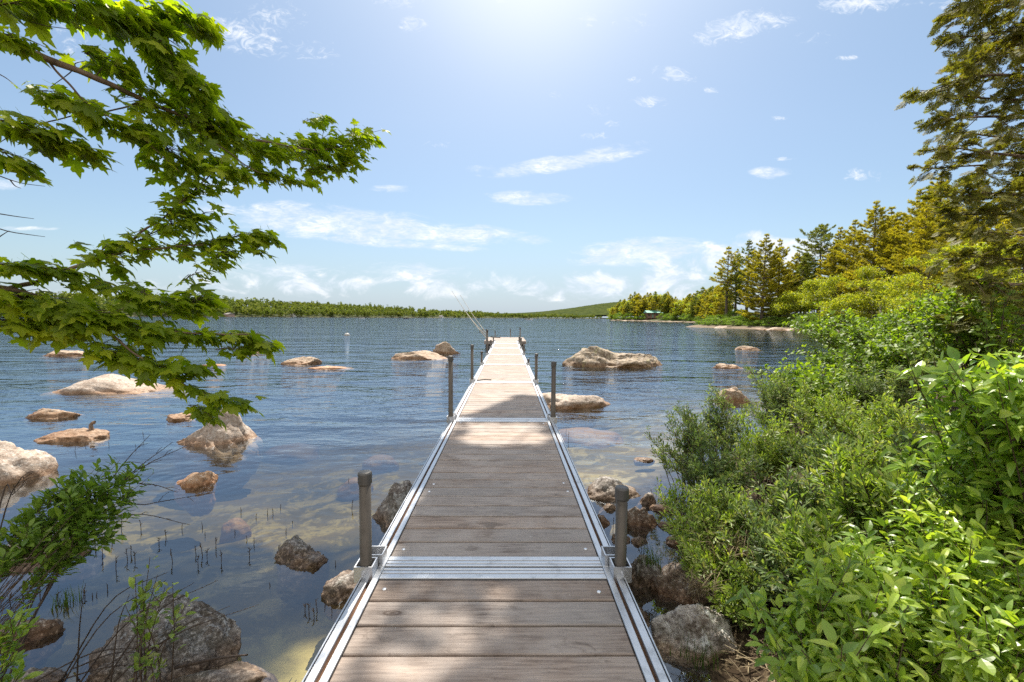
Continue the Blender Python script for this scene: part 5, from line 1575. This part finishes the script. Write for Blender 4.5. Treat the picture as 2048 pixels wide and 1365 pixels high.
def boat(px, py, L, label, top=True, rz=0.0):
    p = onz(px, py, 0)
    root = empty('boat', p, label, 'boat', 'boats moored off the far shore', rz)
    n = 12; V = []
    for k in range(n + 1):
        t = k / n; x = -L / 2 + L * t; w_ = L * .17 * (1 - max(0, t - .45) ** 2 * 3.2) if t > .45 else L * .17
        w_ = max(w_, .02)
        z1 = .75 + .35 * max(0, t - .4)
        V += [(x, -w_ * .6, -.25), (x, -w_, z1), (x, w_, z1), (x, w_ * .6, -.25)]
    Fs = []
    for k in range(n):
        a = 4 * k; b_ = a + 4
        Fs += [(a, b_, b_ + 1, a + 1), (a + 1, b_ + 1, b_ + 2, a + 2), (a + 2, b_ + 2, b_ + 3, a + 3), (a + 3, b_ + 3, b_, a)]
    Fs += [(0, 1, 2, 3), (4 * n + 3, 4 * n + 2, 4 * n + 1, 4 * n)]
    q = MB(); q.add(V, Fs); q.build('hull', M['white' if not top else 'hull'], root)
    q = MB(); q.box(-L * .12, L * .12, -L * .1, L * .1, .8, 1.25); q.build('windscreen', M['glass'], root)
    if top:
        q = MB(); q.bevbox(-L * .28, L * .12, -L * .13, L * .13, 2.0, 2.12, .04); q.build('canopy', M['white'], root)
        q = MB()
        for sx in (-L * .26, L * .1):
            for sy in (-L * .12, L * .12): q.tube([Vector((sx, sy, .75)), Vector((sx, sy, 2.0))], .05, 5)
        q.build('canopy_frame', M['hull'], root)
    q = MB(); q.bevbox(-L / 2 - .45, -L / 2 + .05, -.25, .25, .1, 1.2, .08); q.build('outboard', M['cap'], root)
boat(813, 638.2, 5.2, 'dark hulled boat with a pale canopy off the far shore', True, rad(10))
boat(1058, 640.2, 6.0, 'small white boat on the far water near the foot of the hill', False)
boat(724, 637.4, 5.0, 'small white boat by the far shore above the buoy', False, rad(5))

# ------------------------------------------------------------------ sky and sun
world = bpy.data.worlds.new('World'); sc.world = world; world.use_nodes = True
wt = NT(world.node_tree)
bg = world.node_tree.nodes['Background']; wo = world.node_tree.nodes['World Output']
sky = wt.node('ShaderNodeTexSky'); sky.sky_type = 'NISHITA'; sky.sun_disc = False
sky.sun_elevation = SUN_EL; sky.sun_rotation = SUN_AZ
sky.air_density = 1.0; sky.dust_density = 1.2; sky.ozone_density = 1.3; sky.altitude = 100
dirv = wt.node('ShaderNodeTexCoord').outputs['Generated']
dx, dy, dz = wt.xyz(dirv)
yy = wt.math('MAXIMUM', dy, 0.03)
u = wt.math('DIVIDE', dx, yy); v = wt.math('DIVIDE', dz, yy)
skyc = wt.mix(1.0, sky.outputs[0], (0.96, 1.01, 1.03), 'MULTIPLY')
SKYNODE = skyc
# cloud density
cv = wt.node('ShaderNodeCombineXYZ'); wt.put(cv.inputs[0], u); wt.put(cv.inputs[1], wt.math('MULTIPLY', v, 3.6)); 
cv2 = wt.node('ShaderNodeCombineXYZ'); wt.put(cv2.inputs[0], u); wt.put(cv2.inputs[1], wt.math('MULTIPLY', v, 1.7))
nz = wt.noise(cv.outputs[0], 9.0, 8, 0.68, 0.7)
nw = wt.noise(cv2.outputs[0], 26.0, 7, 0.72, 1.4)
nb = wt.noise(cv2.outputs[0], 10.0, 8, 0.62, 0.5)
def ell(cx, cy, rx, ry, amp=1.0, rot=0.0):
    """ellipse of cloud cover round an azimuth/elevation given in picture px"""
    U = (cx - 1015) / F; V = (636 - cy) / F
    a = wt.math('SUBTRACT', u, U); b = wt.math('SUBTRACT', v, V)
    if rot:
        c, s = math.cos(rad(rot)), math.sin(rad(rot))
        a2 = wt.math('ADD', wt.math('MULTIPLY', a, c), wt.math('MULTIPLY', b, s))
        b2 = wt.math('SUBTRACT', wt.math('MULTIPLY', b, c), wt.math('MULTIPLY', a, s))
        a, b = a2, b2
    a = wt.math('MULTIPLY', a, F / rx); b = wt.math('MULTIPLY', b, F / ry)
    r2 = wt.math('ADD', wt.math('MULTIPLY', a, a), wt.math('MULTIPLY', b, b))
    return wt.math('MULTIPLY', wt.math('SUBTRACT', 1.0, r2, clamp=True), amp)
def union(lst):
    o = lst[0]
    for e in lst[1:]: o = wt.math('MAXIMUM', o, e)
    return o
sheet = union([ell(700, 455, 330, 42, 1.0, -5), ell(560, 432, 160, 26, .8), ell(930, 470, 190, 24, .9, -5), ell(760, 488, 260, 13, .9, -4), ell(800, 545, 170, 24, .55), ell(520, 545, 180, 30, .5),
               ell(1050, 400, 110, 17, .9, 0), ell(785, 385, 52, 10, .8), ell(1120, 332, 190, 20, .95, 9), ell(1200, 308, 100, 14, .7, 12), ell(960, 345, 45, 10, .6),
               ell(25, 385, 60, 14, .9), ell(60, 468, 90, 6, .8), ell(420, 385, 90, 22, .6), ell(350, 360, 40, 14, .9), ell(320, 332, 34, 12, .8), ell(1530, 346, 52, 16, .8), ell(1280, 500, 170, 30, .95, 4), ell(1230, 522, 120, 16, .8)])
wisp = union([ell(500, 100, 120, 40, .8, -14), ell(560, 60, 90, 50, .5), ell(830, 75, 34, 22, .8), ell(800, 25, 70, 26, .6), ell(1165, 58, 26, 20, .8), ell(1460, 70, 110, 34, .95, 14), ell(1530, 60, 60, 20, .8, 10), ell(1700, 22, 110, 26, .9, 6), ell(1335, 162, 50, 18, 1.0, -12),
               ell(1405, 190, 34, 8, .8), ell(1258, 172, 18, 8, .7), ell(1290, 212, 50, 16, .6), ell(1220, 256, 22, 9, .8), ell(1545, 242, 20, 8, .9), ell(1672, 126, 30, 7, .9), ell(1190, 230, 30, 16, .5), ell(1560, 320, 26, 5, .8), ell(1720, 350, 60, 18, .5),
               ell(180, 110, 50, 60, .5), ell(640, 130, 60, 30, .5), ell(880, 300, 40, 10, .5), ell(1100, 200, 40, 14, .4), ell(1250, 60, 60, 30, .35), ell(1620, 90, 60, 20, .4), ell(1000, 20, 50, 16, .4), ell(1180, 280, 40, 12, .5), ell(1860, 20, 70, 16, .6)])
cumu = union([ell(1500, 505, 150, 52, 1.0, 4), ell(1500, 470, 55, 22, .9, 0), ell(1640, 485, 110, 32, .95), ell(1400, 520, 140, 34, .9), ell(620, 572, 230, 34, .75), ell(900, 570, 260, 40, .7), ell(1180, 575, 280, 44, .85), ell(1330, 560, 160, 40, .9), ell(400, 580, 160, 36, .6), ell(90, 600, 200, 24, .5), ell(1420, 590, 260, 30, .7)])
d1 = wt.smooth(wt.math('ADD', wt.math('MULTIPLY', nz, 1.0), wt.math('MULTIPLY', sheet, 0.40)), 0.57, 0.90)
d1 = wt.math('MULTIPLY', d1, wt.smooth(sheet, 0.0, 0.3))
d1 = wt.math('MULTIPLY', d1, wt.lin(wt.noise(cv.outputs[0], 30.0, 6, 0.75, 1.0), 0.38, 0.62, 0.35, 1.0))
d2 = wt.smooth(wt.math('ADD', nw, wt.math('MULTIPLY', wisp, 0.32)), 0.60, 0.92, 0, .9)
d2 = wt.math('MULTIPLY', d2, wt.smooth(wisp, 0.0, 0.2))
d3 = wt.smooth(wt.math('ADD', nb, wt.math('MULTIPLY', cumu, 0.36)), 0.64, 0.86)
d3 = wt.math('MULTIPLY', d3, wt.smooth(cumu, 0.0, 0.1))
dens = wt.math('MAXIMUM', wt.math('MAXIMUM', d1, d2), wt.math('MULTIPLY', d3, wt.lin(nw, 0.35, 0.6, 0.62, 0.92)))
front = wt.smooth(dy, 0.03, 0.12)
dens = wt.math('MULTIPLY', dens, front)
# soft internal shading of thick cloud bases
shd = wt.lin(nb, 0.45, 0.66, 0.0, 1.0)
cloudc = wt.mix(shd, (0.70, 0.78, 0.90), (1.0, 1.0, 1.0))
SKY_S = 0.09
CLOUD = 6.6
cl_ = wt.mix(1.0, cloudc, (CLOUD, CLOUD, CLOUD), 'MULTIPLY')
# sun aureole and pale veil toward the horizon
sdot = wt.node('ShaderNodeVectorMath', operation='DOT_PRODUCT'); wt.L.new(dirv, sdot.inputs[0]); sdot.inputs[1].default_value = tuple(Vector((math.sin(SUN_AZ - rad(1.2)) * math.cos(rad(40)), math.cos(SUN_AZ) * math.cos(rad(40)), math.sin(rad(40)))))
AUR = sdot.outputs['Value']
lum = wt.ramp(v, [(0.0, (0.65, 0.68, 0.70)), (0.2, (0.74, 0.745, 0.72)), (0.45, (0.85, 0.835, 0.78)), (0.8, (0.89, 0.89, 0.82))])
veil = wt.math('POWER', wt.math('MAXIMUM', AUR, 0.0), 85.0)
base = wt.mix(1.0, skyc, lum, 'MULTIPLY')
base = wt.mix(wt.smooth(v, 0.22, 0.0, 0, 0.7), base, (2.9, 3.65, 4.6))
back_fill_noise = wt.noise(dirv, 2.2, 6, 0.6, 0.4)
back_fill = wt.math('MULTIPLY', wt.smooth(back_fill_noise, 0.36, 0.56), wt.smooth(dy, 0.10, -0.35))  # unseen bright cloud behind the camera, added as fill light for the foreground
base = wt.mix(wt.math('MULTIPLY', back_fill, wt.smooth(dz, -0.02, 0.06)), base, (8.6, 8.2, 7.6))
base = wt.mix(wt.math('MULTIPLY', veil, 0.62, clamp=True), base, (6.0, 6.2, 6.3))
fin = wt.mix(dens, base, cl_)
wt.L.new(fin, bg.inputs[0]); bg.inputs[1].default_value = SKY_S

sl = bpy.data.lights.new('sun', 'SUN'); sl.energy = 4.2; sl.angle = rad(0.53); sl.color = (1.0, 0.93, 0.82)
so = bpy.data.objects.new('sun', sl); COL.objects.link(so)
so.rotation_euler = (-SD).to_track_quat('-Z', 'Y').to_euler()
so.location = (0, 0, 30)

sc.view_settings.view_transform = 'Standard'; sc.view_settings.look = 'None'
sc.view_settings.exposure = 1.0; sc.view_settings.gamma = 1.0
sc.render.engine = 'CYCLES'
cy = sc.cycles
cy.use_denoising = False
cy.max_bounces = 8; cy.diffuse_bounces = 3; cy.glossy_bounces = 3; cy.transmission_bounces = 5; cy.transparent_max_bounces = 12; cy.volume_bounces = 0
cy.sample_clamp_indirect = 6.0
cy.caustics_reflective = False; cy.caustics_refractive = False
